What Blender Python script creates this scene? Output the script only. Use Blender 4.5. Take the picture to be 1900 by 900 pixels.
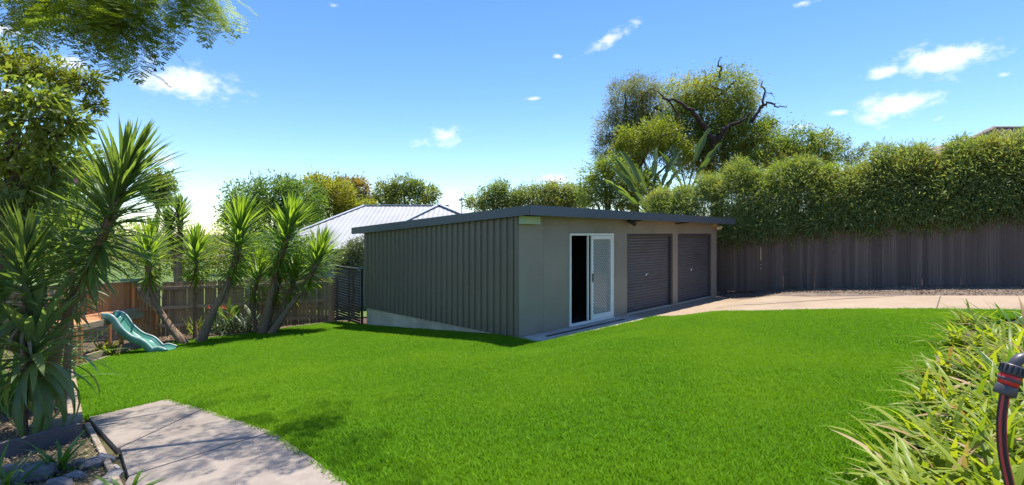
import bpy, bmesh, math
import numpy as np
from mathutils import Vector, Matrix, Quaternion

# ------------------------------------------------------------------ clear
for o in list(bpy.data.objects):
    bpy.data.objects.remove(o, do_unlink=True)
scene = bpy.context.scene
COL = scene.collection
rng = np.random.default_rng(11)
R = math.radians
FPX, HOR, CAMZ = 945.0, 433.0, 2.1        # focal length and horizon in photo pixels, eye height above the slab

# ------------------------------------------------------------------ camera
cam_data = bpy.data.cameras.new("camera")
cam_data.sensor_width = 36.0
cam_data.lens = 36.0 * FPX / 1900.0
cam_data.shift_y = -(450.0 - HOR) / 1900.0
cam_data.clip_start = 0.05
cam_data.clip_end = 3000.0
cam = bpy.data.objects.new("camera", cam_data)
COL.objects.link(cam)
cam.location = (0, 0, CAMZ)
cam.rotation_euler = (R(90), 0, 0)
scene.camera = cam

# ------------------------------------------------------------------ light
SUN = Vector((0.150, 0.215, 1.0)).normalized()
sun_data = bpy.data.lights.new("sun", 'SUN')
sun_data.energy = 4.0
sun_data.angle = R(0.5)
sun_data.color = (1.0, 0.96, 0.89)
sun = bpy.data.objects.new("sun", sun_data)
COL.objects.link(sun)
sun.location = (6, 8, 30)
sun.rotation_euler = SUN.to_track_quat('Z', 'Y').to_euler()

world = bpy.data.worlds.new("World")
scene.world = world
world.use_nodes = True
wn, wl = world.node_tree.nodes, world.node_tree.links
wn.clear()
w_out = wn.new('ShaderNodeOutputWorld')
w_bg = wn.new('ShaderNodeBackground')
w_bg.inputs['Strength'].default_value = 0.122
w_sky = wn.new('ShaderNodeTexSky')
w_sky.sky_type = 'NISHITA'
w_sky.sun_disc = False
w_sky.sun_elevation = math.asin(SUN.z)
w_sky.sun_rotation = math.atan2(SUN.x, SUN.y)
w_sky.altitude = 0
w_sky.air_density = 1.0
w_sky.dust_density = 0.05
w_sky.ozone_density = 3.5
w_tc = wn.new('ShaderNodeTexCoord')
w_hs = wn.new('ShaderNodeHueSaturation')
w_hs.inputs['Saturation'].default_value = 1.23
w_hs.inputs['Value'].default_value = 1.0
w_hs.inputs['Hue'].default_value = 0.511
wl.new(w_sky.outputs[0], w_hs.inputs['Color'])


def wmath(op, a, b=None, c=None):
    n = wn.new('ShaderNodeMath')
    n.operation = op
    for i, v in enumerate((a, b, c)):
        if v is None:
            continue
        if isinstance(v, (int, float)):
            n.inputs[i].default_value = v
        else:
            wl.new(v, n.inputs[i])
    return n.outputs[0]


# small fair-weather clouds all round the sky; (photo x, y, half width, half height, weight, tilt)
clouds = [(335, 152, 105, 34, 1.0, -4), (133, 118, 52, 20, .85, 8), (820, 254, 54, 22, .85, 8), (1130, 72, 66, 16, .85, 24),
          (1740, 112, 78, 30, 1.15, -4), (1648, 133, 28, 14, 1.0, 0), (1660, 199, 66, 25, 1.15, 3), (1555, 210, 28, 9, .8, 4),
          (1020, 336, 36, 15, .8, 10), (1475, 236, 36, 12, .75, 0), (270, 290, 60, 30, .75, -20), (990, 183, 28, 6, .55, 4),
          (15, 55, 44, 18, .7, 0), (1745, 218, 24, 7, .5, 30), (1035, 104, 12, 7, .6, 0), (1862, 138, 14, 8, .5, 0),
          (840, 356, 24, 9, .5, 0), (620, 10, 30, 12, .4, 0), (1490, 6, 40, 10, .5, 0)]
cl_dirs = []
for (x, y, hw, hh, wt, tilt) in clouds:
    cl_dirs.append((Vector(((x - 950) / FPX, 1, (HOR - y) / FPX)), hw / FPX, hh / FPX, wt, tilt))
for i in range(26):                        # the same kind of clouds over the rest of the sky
    az = R(50 + 260 * (i + rng.random() * .7) / 26)
    el = R(rng.uniform(6, 48))
    cl_dirs.append((Vector((math.sin(az) * math.cos(el), math.cos(az) * math.cos(el), math.sin(el))),
                    rng.uniform(.03, .1), rng.uniform(.015, .035), rng.uniform(.6, 1.1), rng.uniform(-15, 15)))
best = None
for (dv, hw, hh, wt, tilt) in cl_dirs:
    l = dv.length
    dv = dv / l
    mp = wn.new('ShaderNodeMapping')
    mp.vector_type = 'TEXTURE'
    mp.inputs['Location'].default_value = dv
    q = Matrix.Rotation(-math.atan2(dv.x, dv.y), 3, 'Z') @ Matrix.Rotation(math.asin(dv.z), 3, 'X') @ Matrix.Rotation(R(-tilt), 3, 'Y')
    mp.inputs['Rotation'].default_value = q.to_euler()
    mp.inputs['Scale'].default_value = (hw / l * 1.12, 1.2, hh / l * 1.12)
    wl.new(w_tc.outputs['Generated'], mp.inputs['Vector'])
    ln = wn.new('ShaderNodeVectorMath')
    ln.operation = 'LENGTH'
    wl.new(mp.outputs[0], ln.inputs[0])
    v = wmath('MULTIPLY_ADD', ln.outputs['Value'], -1.0, wt)
    best = v if best is None else wmath('MAXIMUM', best, v)
w_no = wn.new('ShaderNodeTexNoise')
w_no.inputs['Scale'].default_value = 24
w_no.inputs['Detail'].default_value = 7
w_no.inputs['Roughness'].default_value = .62
wm = wn.new('ShaderNodeMapping')
wm.inputs['Scale'].default_value = (1, 1, 1.7)
wl.new(w_tc.outputs['Generated'], wm.inputs['Vector'])
wl.new(wm.outputs[0], w_no.inputs['Vector'])
msk = wmath('ADD', best, wmath('MULTIPLY', wmath('SUBTRACT', w_no.outputs['Fac'], .5), 2.6))
mr = wn.new('ShaderNodeMapRange')
mr.interpolation_type = 'SMOOTHSTEP'
mr.inputs['From Min'].default_value = .0
mr.inputs['From Max'].default_value = 1.15
mr.inputs['To Max'].default_value = .92
wl.new(msk, mr.inputs['Value'])
w_mix = wn.new('ShaderNodeMixRGB')
w_mix.inputs['Color2'].default_value = (5.7, 5.75, 5.9, 1)
wl.new(mr.outputs[0], w_mix.inputs['Fac'])
wl.new(w_hs.outputs[0], w_mix.inputs['Color1'])
wl.new(w_mix.outputs[0], w_bg.inputs['Color'])
wl.new(w_bg.outputs[0], w_out.inputs['Surface'])

scene.view_settings.view_transform = 'Standard'
scene.view_settings.look = 'None'
scene.view_settings.exposure = 1.0
scene.view_settings.gamma = 1.0
scene.view_settings.use_curve_mapping = False
scene.render.engine = 'CYCLES'
scene.cycles.use_denoising = True
scene.cycles.max_bounces = 8
scene.cycles.transparent_max_bounces = 8
scene.cycles.caustics_reflective = False
scene.cycles.caustics_refractive = False


# ------------------------------------------------------------------ materials
def lin(h):
    h = h.lstrip('#')
    out = []
    for i in (0, 2, 4):
        c = int(h[i:i + 2], 16) / 255
        out.append(c / 12.92 if c <= .04045 else ((c + .055) / 1.055) ** 2.4)
    return tuple(out) + (1,)


def mat_new(name):
    m = bpy.data.materials.new(name)
    m.use_nodes = True
    nt = m.node_tree
    return m, nt.nodes, nt.links, nt.nodes['Principled BSDF']


def surf(name, c1, c2, scale=4, rough=.7, bump=.2, bscale=60, stretch=(1, 1, 1), metallic=0, spec=.4, c3=None, c3scale=.8,
         rand=0.0, bdist=.01, coords='Object'):
    """two noise-mixed colours, a coarse third stain colour, fine relief and per-piece variation"""
    m, N, L, P = mat_new(name)
    tc = N.new('ShaderNodeTexCoord')
    mp = N.new('ShaderNodeMapping')
    mp.inputs['Scale'].default_value = stretch
    L.new(tc.outputs[coords], mp.inputs['Vector'])
    oi = N.new('ShaderNodeObjectInfo')
    vm = N.new('ShaderNodeVectorMath')
    vm.operation = 'MULTIPLY_ADD'
    vm.inputs[1].default_value = (17, 23, 31)
    cx = N.new('ShaderNodeCombineXYZ')
    for i in range(3):
        L.new(oi.outputs['Random'], cx.inputs[i])
    L.new(cx.outputs[0], vm.inputs[0])
    L.new(mp.outputs[0], vm.inputs[2])
    n1 = N.new('ShaderNodeTexNoise')
    n1.inputs['Scale'].default_value = scale
    n1.inputs['Detail'].default_value = 6
    n1.inputs['Roughness'].default_value = .65
    L.new(vm.outputs[0], n1.inputs['Vector'])
    r1 = N.new('ShaderNodeMapRange')
    r1.inputs['From Min'].default_value = .3
    r1.inputs['From Max'].default_value = .7
    L.new(n1.outputs['Fac'], r1.inputs['Value'])
    mx = N.new('ShaderNodeMixRGB')
    mx.inputs['Color1'].default_value = c1
    mx.inputs['Color2'].default_value = c2
    L.new(r1.outputs[0], mx.inputs['Fac'])
    col = mx.outputs[0]
    if c3 is not None:
        n2 = N.new('ShaderNodeTexNoise')
        n2.inputs['Scale'].default_value = c3scale
        n2.inputs['Detail'].default_value = 5
        L.new(vm.outputs[0], n2.inputs['Vector'])
        r2 = N.new('ShaderNodeMapRange')
        r2.inputs['From Min'].default_value = .5
        r2.inputs['From Max'].default_value = .72
        r2.inputs['To Max'].default_value = .8
        L.new(n2.outputs['Fac'], r2.inputs['Value'])
        m2 = N.new('ShaderNodeMixRGB')
        m2.inputs['Color2'].default_value = c3
        L.new(r2.outputs[0], m2.inputs['Fac'])
        L.new(col, m2.inputs['Color1'])
        col = m2.outputs[0]
    if rand:
        hs = N.new('ShaderNodeHueSaturation')
        rr = N.new('ShaderNodeMapRange')
        rr.inputs['To Min'].default_value = 1 - rand
        rr.inputs['To Max'].default_value = 1 + rand
        L.new(oi.outputs['Random'], rr.inputs['Value'])
        L.new(rr.outputs[0], hs.inputs['Value'])
        L.new(col, hs.inputs['Color'])
        col = hs.outputs[0]
    L.new(col, P.inputs['Base Color'])
    P.inputs['Roughness'].default_value = rough
    P.inputs['Metallic'].default_value = metallic
    P.inputs['Specular IOR Level'].default_value = spec
    if bump:
        nb = N.new('ShaderNodeTexNoise')
        nb.inputs['Scale'].default_value = bscale
        nb.inputs['Detail'].default_value = 4
        L.new(vm.outputs[0], nb.inputs['Vector'])
        bp = N.new('ShaderNodeBump')
        bp.inputs['Strength'].default_value = bump
        bp.inputs['Distance'].default_value = bdist
        L.new(nb.outputs['Fac'], bp.inputs['Height'])
        L.new(bp.outputs[0], P.inputs['Normal'])
    return m


def leafmat(name, ca, cb, cc=None, trans=.45, rough=.42, tcol=None, big=.35, spec=.35, tip=None):
    """leaf: per-leaf random colour, patches over the plant, light shining through"""
    m, N, L, P = mat_new(name)
    ge = N.new('ShaderNodeNewGeometry')
    oi = N.new('ShaderNodeObjectInfo')
    ad = N.new('ShaderNodeMath')
    ad.operation = 'ADD'
    L.new(ge.outputs['Random Per Island'], ad.inputs[0])
    L.new(oi.outputs['Random'], ad.inputs[1])
    fr = N.new('ShaderNodeMath')
    fr.operation = 'FRACT'
    L.new(ad.outputs[0], fr.inputs[0])
    mx = N.new('ShaderNodeMixRGB')
    mx.inputs['Color1'].default_value = ca
    mx.inputs['Color2'].default_value = cb
    L.new(fr.outputs[0], mx.inputs['Fac'])
    col = mx.outputs[0]
    if cc is not None:
        no = N.new('ShaderNodeTexNoise')
        no.inputs['Scale'].default_value = big
        no.inputs['Detail'].default_value = 3
        L.new(ge.outputs['Position'], no.inputs['Vector'])
        rr = N.new('ShaderNodeMapRange')
        rr.inputs['From Min'].default_value = .42
        rr.inputs['From Max'].default_value = .66
        rr.inputs['To Max'].default_value = .85
        L.new(no.outputs['Fac'], rr.inputs['Value'])
        m2 = N.new('ShaderNodeMixRGB')
        m2.inputs['Color2'].default_value = cc
        L.new(rr.outputs[0], m2.inputs['Fac'])
        L.new(col, m2.inputs['Color1'])
        col = m2.outputs[0]
    L.new(col, P.inputs['Base Color'])
    P.inputs['Roughness'].default_value = rough
    P.inputs['Specular IOR Level'].default_value = spec
    tr = N.new('ShaderNodeBsdfTranslucent')
    gm = N.new('ShaderNodeMixRGB')
    gm.blend_type = 'MULTIPLY'
    gm.inputs['Fac'].default_value = 1
    gm.inputs['Color2'].default_value = tcol or (1.5, 1.5, .6, 1)
    L.new(col, gm.inputs['Color1'])
    L.new(gm.outputs[0], tr.inputs['Color'])
    ms = N.new('ShaderNodeMixShader')
    ms.inputs['Fac'].default_value = trans
    L.new(P.outputs[0], ms.inputs[1])
    L.new(tr.outputs[0], ms.inputs[2])
    L.new(ms.outputs[0], N['Material Output'].inputs['Surface'])
    return m


def flat(name, c, rough=.5, metallic=0, spec=.5):
    return surf(name, c, tuple(x * .88 for x in c[:3]) + (1,), 9, rough, 0, metallic=metallic, spec=spec)


M = {}
M['soil'] = surf('soil', lin('#6b5444'), lin('#4a392e'), 7, .95, .9, 40, c3=lin('#7d6a58'), c3scale=1.2, bdist=.03)
M['ground'] = surf('earth_and_weeds', lin('#6b5444'), lin('#4f3f33'), 7, .95, .9, 40, c3=lin('#55602f'), c3scale=.06, bdist=.03)
M['mulch'] = surf('mulch', lin('#8f7d6c'), lin('#5d4d42'), 14, .95, 1, 50, c3=lin('#a39282'), c3scale=2.5, bdist=.04)
M['lawn_soil'] = surf('lawn_soil', (.030, .10, .006, 1), (.022, .065, .006, 1), 3, .95, .6, 60)
M['driveway'] = surf('driveway_concrete', lin('#a8937a'), lin('#99846b'), 1.6, .88, .5, 120, c3=lin('#857260'), c3scale=.5, bdist=.004)
M['path'] = surf('path_concrete', lin('#9d9082'), lin('#887b6e'), 7, .9, .5, 110, c3=lin('#766a5e'), c3scale=1.1, bdist=.006)
M['apron'] = surf('apron_concrete', lin('#c4b8a8'), lin('#b3a797'), 3, .85, .3, 110, c3=lin('#9c9184'), c3scale=1.2, bdist=.004)
M['plinth'] = surf('plinth_concrete', lin('#c9c0a8'), lin('#b3aa94'), 2.2, .9, .4, 70, stretch=(1, 1, 2), c3=lin('#9c957f'), c3scale=1.1)
M['cladding'] = surf('olive_steel', lin('#6c675a'), lin('#656054'), 1.2, .38, .05, 12, spec=.5)
M['front_panel'] = surf('taupe_panel', lin('#948878'), lin('#8c8171'), 1.4, .42, .05, 10, c3=lin('#837868'), c3scale=.9)
M['fascia'] = surf('slate_steel', lin('#5a6064'), lin('#54595d'), 1.5, .4, .04, 10)
M['roof_sheet'] = surf('roof_sheet', lin('#565b5c'), lin('#4d5152'), 2, .5, .05, 20)
M['roller'] = surf('roller_steel', lin('#605c5a'), lin('#595553'), 2, .4, .04, 30, c3=lin('#504c4a'), c3scale=1.3)
M['roller_frame'] = flat('roller_frame_steel', lin('#4a4544'), .45)
M['white'] = surf('white_aluminium', lin('#f0e9dd'), lin('#e4ddd1'), 3, .35, 0)
M['beam'] = surf('pale_green_beam', lin('#b4c3a0'), lin('#a3b391'), 6, .5, .1, 30)
M['black'] = flat('black_plastic', lin('#1c1c1e'), .4)
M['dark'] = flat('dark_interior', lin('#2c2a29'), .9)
M['lamp_cream'] = flat('cream_plastic', lin('#e2cda6'), .4)
M['drain'] = flat('drain_grate', lin('#2e3033'), .55, .3)
M['wood_grey'] = surf('weathered_paling', lin('#a0876b'), lin('#77624c'), 6, .85, .5, 30, stretch=(6, 6, .5), c3=lin('#ad9a84'), c3scale=2, rand=.28)
M['wood_rail'] = surf('weathered_rail', lin('#ad9880'), lin('#8a7762'), 6, .85, .5, 30, stretch=(.6, .6, 6), rand=.15)
M['wood_dark'] = surf('stained_paling', lin('#6f6156'), lin('#564a42'), 5, .8, .5, 28, stretch=(7, 7, .45), c3=lin('#80705f'), c3scale=1.5, rand=.26)
M['wood_play'] = surf('treated_pine', lin('#d4935f'), lin('#b47648'), 7, .75, .4, 30, stretch=(5, 5, .8), c3=lin('#a58063'), c3scale=2, rand=.15)
M['wood_edge'] = surf('edging_timber', lin('#a3917c'), lin('#7c6b59'), 8, .9, .6, 40, c3=lin('#b9aa96'), c3scale=3, rand=.12)
M['board_dark'] = surf('grey_board', lin('#5f5a58'), lin('#4b4645'), 6, .7, .4, 40)
M['screen'] = surf('charcoal_slat', lin('#474341'), lin('#3a3634'), 5, .5, .2, 40, rand=.12)
M['slide'] = surf('green_plastic', lin('#4f8a78'), lin('#437c6b'), 3, .32, .05, 30, c3=lin('#86b0a4'), c3scale=2.5)
M['slide_lip'] = surf('highlight_lip', lin('#c9d3cc'), lin('#d6bdbb'), 5, .4, .03, 30)  # pinkish white stands in for highlights along the slide lips
M['bark'] = surf('bark', lin('#6b5a4a'), lin('#463a30'), 9, .95, 1, 30, stretch=(1, 1, .5), bdist=.03)
M['bark_dark'] = surf('dark_bark', lin('#4d4038'), lin('#2f2722'), 9, .95, 1, 30, bdist=.03)
M['yucca_bark'] = surf('yucca_bark', lin('#ad8f72'), lin('#6f5641'), 16, .9, 1, 22, stretch=(1, 1, 3.2), c3=lin('#988470'), c3scale=4, bdist=.04)
M['culm'] = surf('bamboo_culm', lin('#8a8a4a'), lin('#6d7038'), 6, .5, .1, 30)
M['zinc'] = surf('zinc_roof', lin('#a5a4a2'), lin('#9b9a98'), 1.5, .6, .05, 20, c3=lin('#8e8d8b'), c3scale=.6)
M['ridge_cap'] = flat('ridge_cap', lin('#b5b7b9'), .5)
M['gutter'] = flat('grey_gutter', lin('#7f8488'), .5)
M['weatherboard'] = surf('weatherboard', lin('#b9c4cc'), lin('#aeb9c1'), 2, .6, .1, 20)
M['brickwall'] = surf('rendered_wall', lin('#b7a48f'), lin('#a8957f'), 3, .85, .3, 40)
M['tile'] = surf('roof_tile', lin('#8b7b70'), lin('#6f625b'), 5, .85, .4, 40, c3=lin('#9c8f86'), c3scale=1.4)
M['rock'] = surf('bluestone', lin('#8a8580'), lin('#645f5b'), 7, .85, .9, 22, c3=lin('#a39d94'), c3scale=3, bdist=.03, rand=.2)
M['hose'] = flat('hose_black', lin('#2b292c'), .45)
M['hose_red'] = flat('hose_red', lin('#d8484a'), .45)
M['fit_grey'] = flat('fitting_grey', lin('#55504f'), .4)
M['fit_red'] = flat('fitting_red', lin('#dc2f26'), .35)
M['brass'] = flat('brass', lin('#a58a4a'), .35, .9)
M['litter'] = leafmat('leaf_litter', lin('#93806b'), lin('#574536'), lin('#b59a78'), .1, .8, (1, 1, 1, 1), 3)
M['glass'] = None
m, N, L, P = mat_new('door_glass')
P.inputs['Base Color'].default_value = (.75, .8, .8, 1)
P.inputs['Roughness'].default_value = .02
P.inputs['Transmission Weight'].default_value = 1
P.inputs['IOR'].default_value = 1.45
M['glass'] = m

G = lambda r, g, b: (r, g, b, 1)
M['grass'] = leafmat('grass_blade', G(.060, .170, .003), G(.205, .415, .010), G(.185, .345, .008), .40, .6, (1.3, 1.25, .5, 1), .45, spec=.14)
M['yucca'] = leafmat('yucca_leaf', G(0.130, 0.200, 0.037), G(0.245, 0.326, 0.064), None, 0.50, .48, (1.9, 2.0, .55, 1))
M['yucca_near'] = leafmat('yucca_leaf_near', G(0.118, 0.172, 0.063), G(0.191, 0.254, 0.084), None, 0.50, .42, (1.8, 1.9, .6, 1))
M['cordyline'] = leafmat('dracaena_leaf', G(0.133, 0.194, 0.085), G(0.204, 0.275, 0.103), None, 0.50, .36, (1.7, 1.7, .6, 1), spec=.45)
M['strap'] = leafmat('strap_leaf', G(0.161, 0.241, 0.021), G(0.345, 0.402, 0.041), None, 0.50, .42, (1.5, 1.4, .5, 1), spec=.35)
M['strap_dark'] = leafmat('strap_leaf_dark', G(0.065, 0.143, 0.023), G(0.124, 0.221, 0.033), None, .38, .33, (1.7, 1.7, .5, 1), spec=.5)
M['strap_dry'] = leafmat('strap_leaf_dry', G(.34, .20, .09), G(.42, .30, .14), None, .3, .6)
M['dead_leaf'] = leafmat('dead_yucca_leaf', G(.22, .16, .09), G(.34, .26, .15), None, .25, .7, (1.1, 1.1, .8, 1))
M['stre'] = leafmat('strelitzia_leaf', G(0.102, 0.154, 0.056), G(0.154, 0.204, 0.082), None, 0.50, .35, (1.6, 1.7, .5, 1))
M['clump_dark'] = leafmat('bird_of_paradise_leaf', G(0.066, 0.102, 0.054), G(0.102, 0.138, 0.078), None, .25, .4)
M['bamboo'] = leafmat('bamboo_leaf', G(0.174, 0.234, 0.078), G(0.300, 0.360, 0.144), G(0.282, 0.342, 0.120), 0.50, .5, (1.4, 1.4, .6, 1), .7)
M['bamboo_sunlit'] = leafmat('bamboo_sunlit_leaf', G(.220, .310, .050), G(.320, .390, .080), G(.38, .35, .09), .42, .45, (1.4, 1.35, .5, 1), .9)  # brighter, yellower leaf colour holds the sunlight on the hedge crest
M['gum_a'] = leafmat('dense_green_leaf', G(0.109, 0.185, 0.051), G(0.182, 0.269, 0.069), G(0.155, 0.244, 0.051), 0.50, .5, None, .25)
M['gum_b'] = leafmat('yellow_green_leaf', G(0.211, 0.259, 0.041), G(0.300, 0.332, 0.056), G(0.356, 0.308, 0.056), 0.50, .5, None, .25)
M['gum_c'] = leafmat('orange_brown_leaf', G(0.296, 0.202, 0.047), G(0.358, 0.265, 0.070), G(0.186, 0.202, 0.047), 0.50, .5, None, .35)
M['gum_d'] = leafmat('olive_gum_leaf', G(0.161, 0.217, 0.076), G(0.246, 0.302, 0.104), G(0.274, 0.284, 0.085), 0.50, .5, None, .3)
M['grey_leaf'] = leafmat('grey_green_leaf', G(0.195, 0.215, 0.098), G(0.280, 0.293, 0.143), G(0.260, 0.260, 0.091), 0.50, .55, (1.3, 1.3, .7, 1), .4)
M['big_leaf'] = leafmat('big_tree_leaf', G(0.151, 0.209, 0.048), G(0.246, 0.302, 0.066), G(0.350, 0.350, 0.085), 0.50, .45, None, .4)
M['lime_leaf'] = leafmat('lime_leaf', G(0.180, 0.228, 0.030), G(0.258, 0.300, 0.048), G(0.228, 0.252, 0.036), 0.50, .45, None, .5)
M['mid_leaf'] = leafmat('mid_green_leaf', G(0.148, 0.220, 0.053), G(0.238, 0.316, 0.073), G(0.317, 0.335, 0.073), 0.50, .45, None, .5)
M['jaca'] = leafmat('jacaranda_leaf', G(0.137, 0.193, 0.042), G(0.209, 0.274, 0.055), G(0.354, 0.419, 0.056), 0.50, .5, (1.8, 1.8, .5, 1), .9)
M['camellia'] = leafmat('broad_shrub_leaf', G(0.134, 0.193, 0.073), G(0.224, 0.275, 0.084), G(0.337, 0.356, 0.073), 0.50, .3, (1.8, 1.8, .5, 1), 1.3, spec=.5)
M['backlit'] = leafmat('bright_shrub_leaf', G(.160, .230, .030), G(.230, .300, .045), None, .5, .45, (1.5, 1.5, .5, 1))
M['oleander'] = leafmat('pale_shrub_leaf', G(.100, .150, .050), G(.170, .210, .085), G(.25, .27, .15), .3, .4, None, 1.5)
M['flower'] = flat('pink_petal', lin('#d98aa0'), .6)
M['flower_red'] = flat('orange_red_petal', lin('#d96a4a'), .6)


# ------------------------------------------------------------------ object helpers
def tag(o, label=None, cat=None, group=None, kind=None):
    if label:
        o['label'] = label
    if cat:
        o['category'] = cat
    if group:
        o['group'] = group
    if kind:
        o['kind'] = kind
    return o


def attach(o, parent):
    """o's data are in world coordinates when its root carries no rotation of its own"""
    COL.objects.link(o)
    if parent is not None:
        o.parent = parent
        if parent.parent is None and not parent.get('_local'):
            o.matrix_parent_inverse = parent.matrix_basis.inverted()
    return o


def root(name, loc, label, cat, group=None, rotz=0.0, local=False):
    e = bpy.data.objects.new(name, None)
    e.empty_display_size = .2
    e.location = loc
    e.rotation_euler = (0, 0, rotz)
    COL.objects.link(e)
    tag(e, label, cat, group)
    if local:
        LOCAL.add(e.name)
    return e


LOCAL = set()


def attach(o, parent):
    COL.objects.link(o)
    if parent is not None:
        o.parent = parent
        if parent.parent is None and parent.type == 'EMPTY' and parent.name not in LOCAL:
            o.matrix_parent_inverse = parent.matrix_basis.inverted()
    return o


def np_mesh(name, verts, quads, mat, smooth=False, tris=None):
    me = bpy.data.meshes.new(name)
    verts = np.asarray(verts, np.float32).reshape(-1, 3)
    quads = np.asarray(quads, np.int32).reshape(-1, 4)
    me.vertices.add(len(verts))
    me.vertices.foreach_set('co', verts.ravel())
    lp = quads.ravel()
    starts = np.arange(len(quads)) * 4
    if tris is not None and len(tris):
        tris = np.asarray(tris, np.int32).reshape(-1, 3)
        starts = np.concatenate([starts, len(lp) + np.arange(len(tris)) * 3])
        lp = np.concatenate([lp, tris.ravel()])
    me.loops.add(len(lp))
    me.loops.foreach_set('vertex_index', lp.astype(np.int32))
    me.polygons.add(len(starts))
    me.polygons.foreach_set('loop_start', starts.astype(np.int32))
    me.update(calc_edges=True)
    if smooth:
        me.polygons.foreach_set('use_smooth', np.ones(len(starts), bool))
    me.materials.append(mat)
    return me


def link_mesh(name, me, parent=None):
    return attach(bpy.data.objects.new(name, me), parent)


class MB:
    """collects boxes, bars, tubes and sheets into one mesh"""
    def __init__(s):
        s.v, s.f = [], []

    def box(s, x0, x1, y0, y1, z0, z1):
        return s.hexa([(x0, y0, z0), (x1, y0, z0), (x1, y1, z0), (x0, y1, z0), (x0, y0, z1), (x1, y0, z1), (x1, y1, z1), (x0, y1, z1)])

    def hexa(s, p):
        b = len(s.v)
        s.v += [tuple(q) for q in p]
        s.f += [tuple(b + i for i in q) for q in ((0, 3, 2, 1), (4, 5, 6, 7), (0, 1, 5, 4), (1, 2, 6, 5), (2, 3, 7, 6), (3, 0, 4, 7))]
        return s

    def bar(s, a, b, w, h, up=(0, 0, 1)):
        a, b = Vector(a), Vector(b)
        d = (b - a).normalized()
        sd = d.cross(Vector(up))
        if sd.length < 1e-4:
            sd = d.cross(Vector((1, 0, 0)))
        sd.normalize()
        u = sd.cross(d).normalized()
        sd, u = sd * w / 2, u * h / 2
        return s.hexa([a - sd - u, a + sd - u, b + sd - u, b - sd - u, a - sd + u, a + sd + u, b + sd + u, b - sd + u])

    def tube(s, pts, rad, n=8, cap=True):
        pts = [Vector(p) for p in pts]
        if not hasattr(rad, '__len__'):
            rad = [rad] * len(pts)
        b0 = len(s.v)
        t0 = (pts[1] - pts[0]).normalized()
        u = t0.orthogonal().normalized()
        for i, p in enumerate(pts):
            if i == 0:
                t = t0
            elif i == len(pts) - 1:
                t = (pts[i] - pts[i - 1]).normalized()
            else:
                t = (pts[i + 1] - pts[i - 1]).normalized()
            u = (u - t * u.dot(t)).normalized()
            w = t.cross(u)
            for k in range(n):
                a = 2 * math.pi * k / n
                s.v.append(tuple(p + (u * math.cos(a) + w * math.sin(a)) * rad[i]))
        for i in range(len(pts) - 1):
            for k in range(n):
                k2 = (k + 1) % n
                s.f.append((b0 + i * n + k, b0 + i * n + k2, b0 + (i + 1) * n + k2, b0 + (i + 1) * n + k))
        if cap:
            s.f.append(tuple(b0 + k for k in reversed(range(n))))
            e = b0 + (len(pts) - 1) * n
            s.f.append(tuple(e + k for k in range(n)))
        return s

    def poly(s, pts):
        b = len(s.v)
        s.v += [tuple(p) for p in pts]
        s.f.append(tuple(range(b, b + len(pts))))
        return s

    def strip(s, A, B):
        b = len(s.v)
        n = len(A)
        s.v += [tuple(p) for p in A] + [tuple(p) for p in B]
        for i in range(n - 1):
            s.f.append((b + i, b + i + 1, b + n + i + 1, b + n + i))
        return s

    def build(s, name, mat, parent=None, smooth=False, bevel=0):
        me = bpy.data.meshes.new(name)
        me.from_pydata(s.v, [], s.f)
        if bevel:
            bm = bmesh.new()
            bm.from_mesh(me)
            bmesh.ops.bevel(bm, geom=list(bm.edges), offset=bevel, segments=1, affect='EDGES')
            bm.to_mesh(me)
            bm.free()
        me.update()
        if smooth:
            for p in me.polygons:
                p.use_smooth = True
        me.materials.append(mat)
        return link_mesh(name, me, parent)


# ------------------------------------------------------------------ terrain
SH_A = R(45.6)
SH_P = (0.131, 10.31)
SD = (math.cos(SH_A), math.sin(SH_A))      # along the front of the shed
SB = (-SD[1], SD[0])                       # towards its back
SH_L, SH_W = 9.65, 6.0


def shed_w(x, y, z=0.0):
    return Vector((SH_P[0] + SD[0] * x + SB[0] * y, SH_P[1] + SD[1] * x + SB[1] * y, z))


def sstep(a, b, x):
    t = np.clip((x - a) / (b - a), 0, 1)
    return t * t * (3 - 2 * t)


def g(X, Y):
    X, Y = np.asarray(X, float), np.asarray(Y, float)
    p = .55 + .073 * X - .054 * Y
    lo, k = -.86, .13
    p = lo + k * np.log1p(np.exp(np.clip((p - lo) / k, -40, 40)))
    hi = 1.25
    p = hi - .2 * np.log1p(np.exp(np.clip((hi - p) / .2, -40, 40)))
    dx, dy = X - SH_P[0], Y - SH_P[1]
    lx, ly = dx * SD[0] + dy * SD[1], dx * SB[0] + dy * SB[1]
    ex = np.maximum(np.maximum(-lx, lx - SH_L), 0)
    ey = np.maximum(np.maximum(-ly, ly - SH_W), 0)
    w = sstep(.55, 2.4, np.hypot(ex, ey))
    p = p * w + np.minimum(p, -.03) * (1 - w)
    f = sstep(22, 55, np.hypot(X, Y - 9))
    return p * (1 - f) - .95 * f


def gz(x, y):
    return float(g(x, y))


def hit(px, py):
    k = (px - 950) / FPX
    Y = 8.0
    for _ in range(80):
        z = gz(k * Y, Y)
        Y = .5 * Y + .5 * (CAMZ - z) * FPX / (py - HOR)
    return Vector((k * Y, Y, gz(k * Y, Y)))


def P3(px, py, Y):
    return Vector(((px - 950) / FPX * Y, Y, CAMZ + (HOR - py) / FPX * Y))


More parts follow.
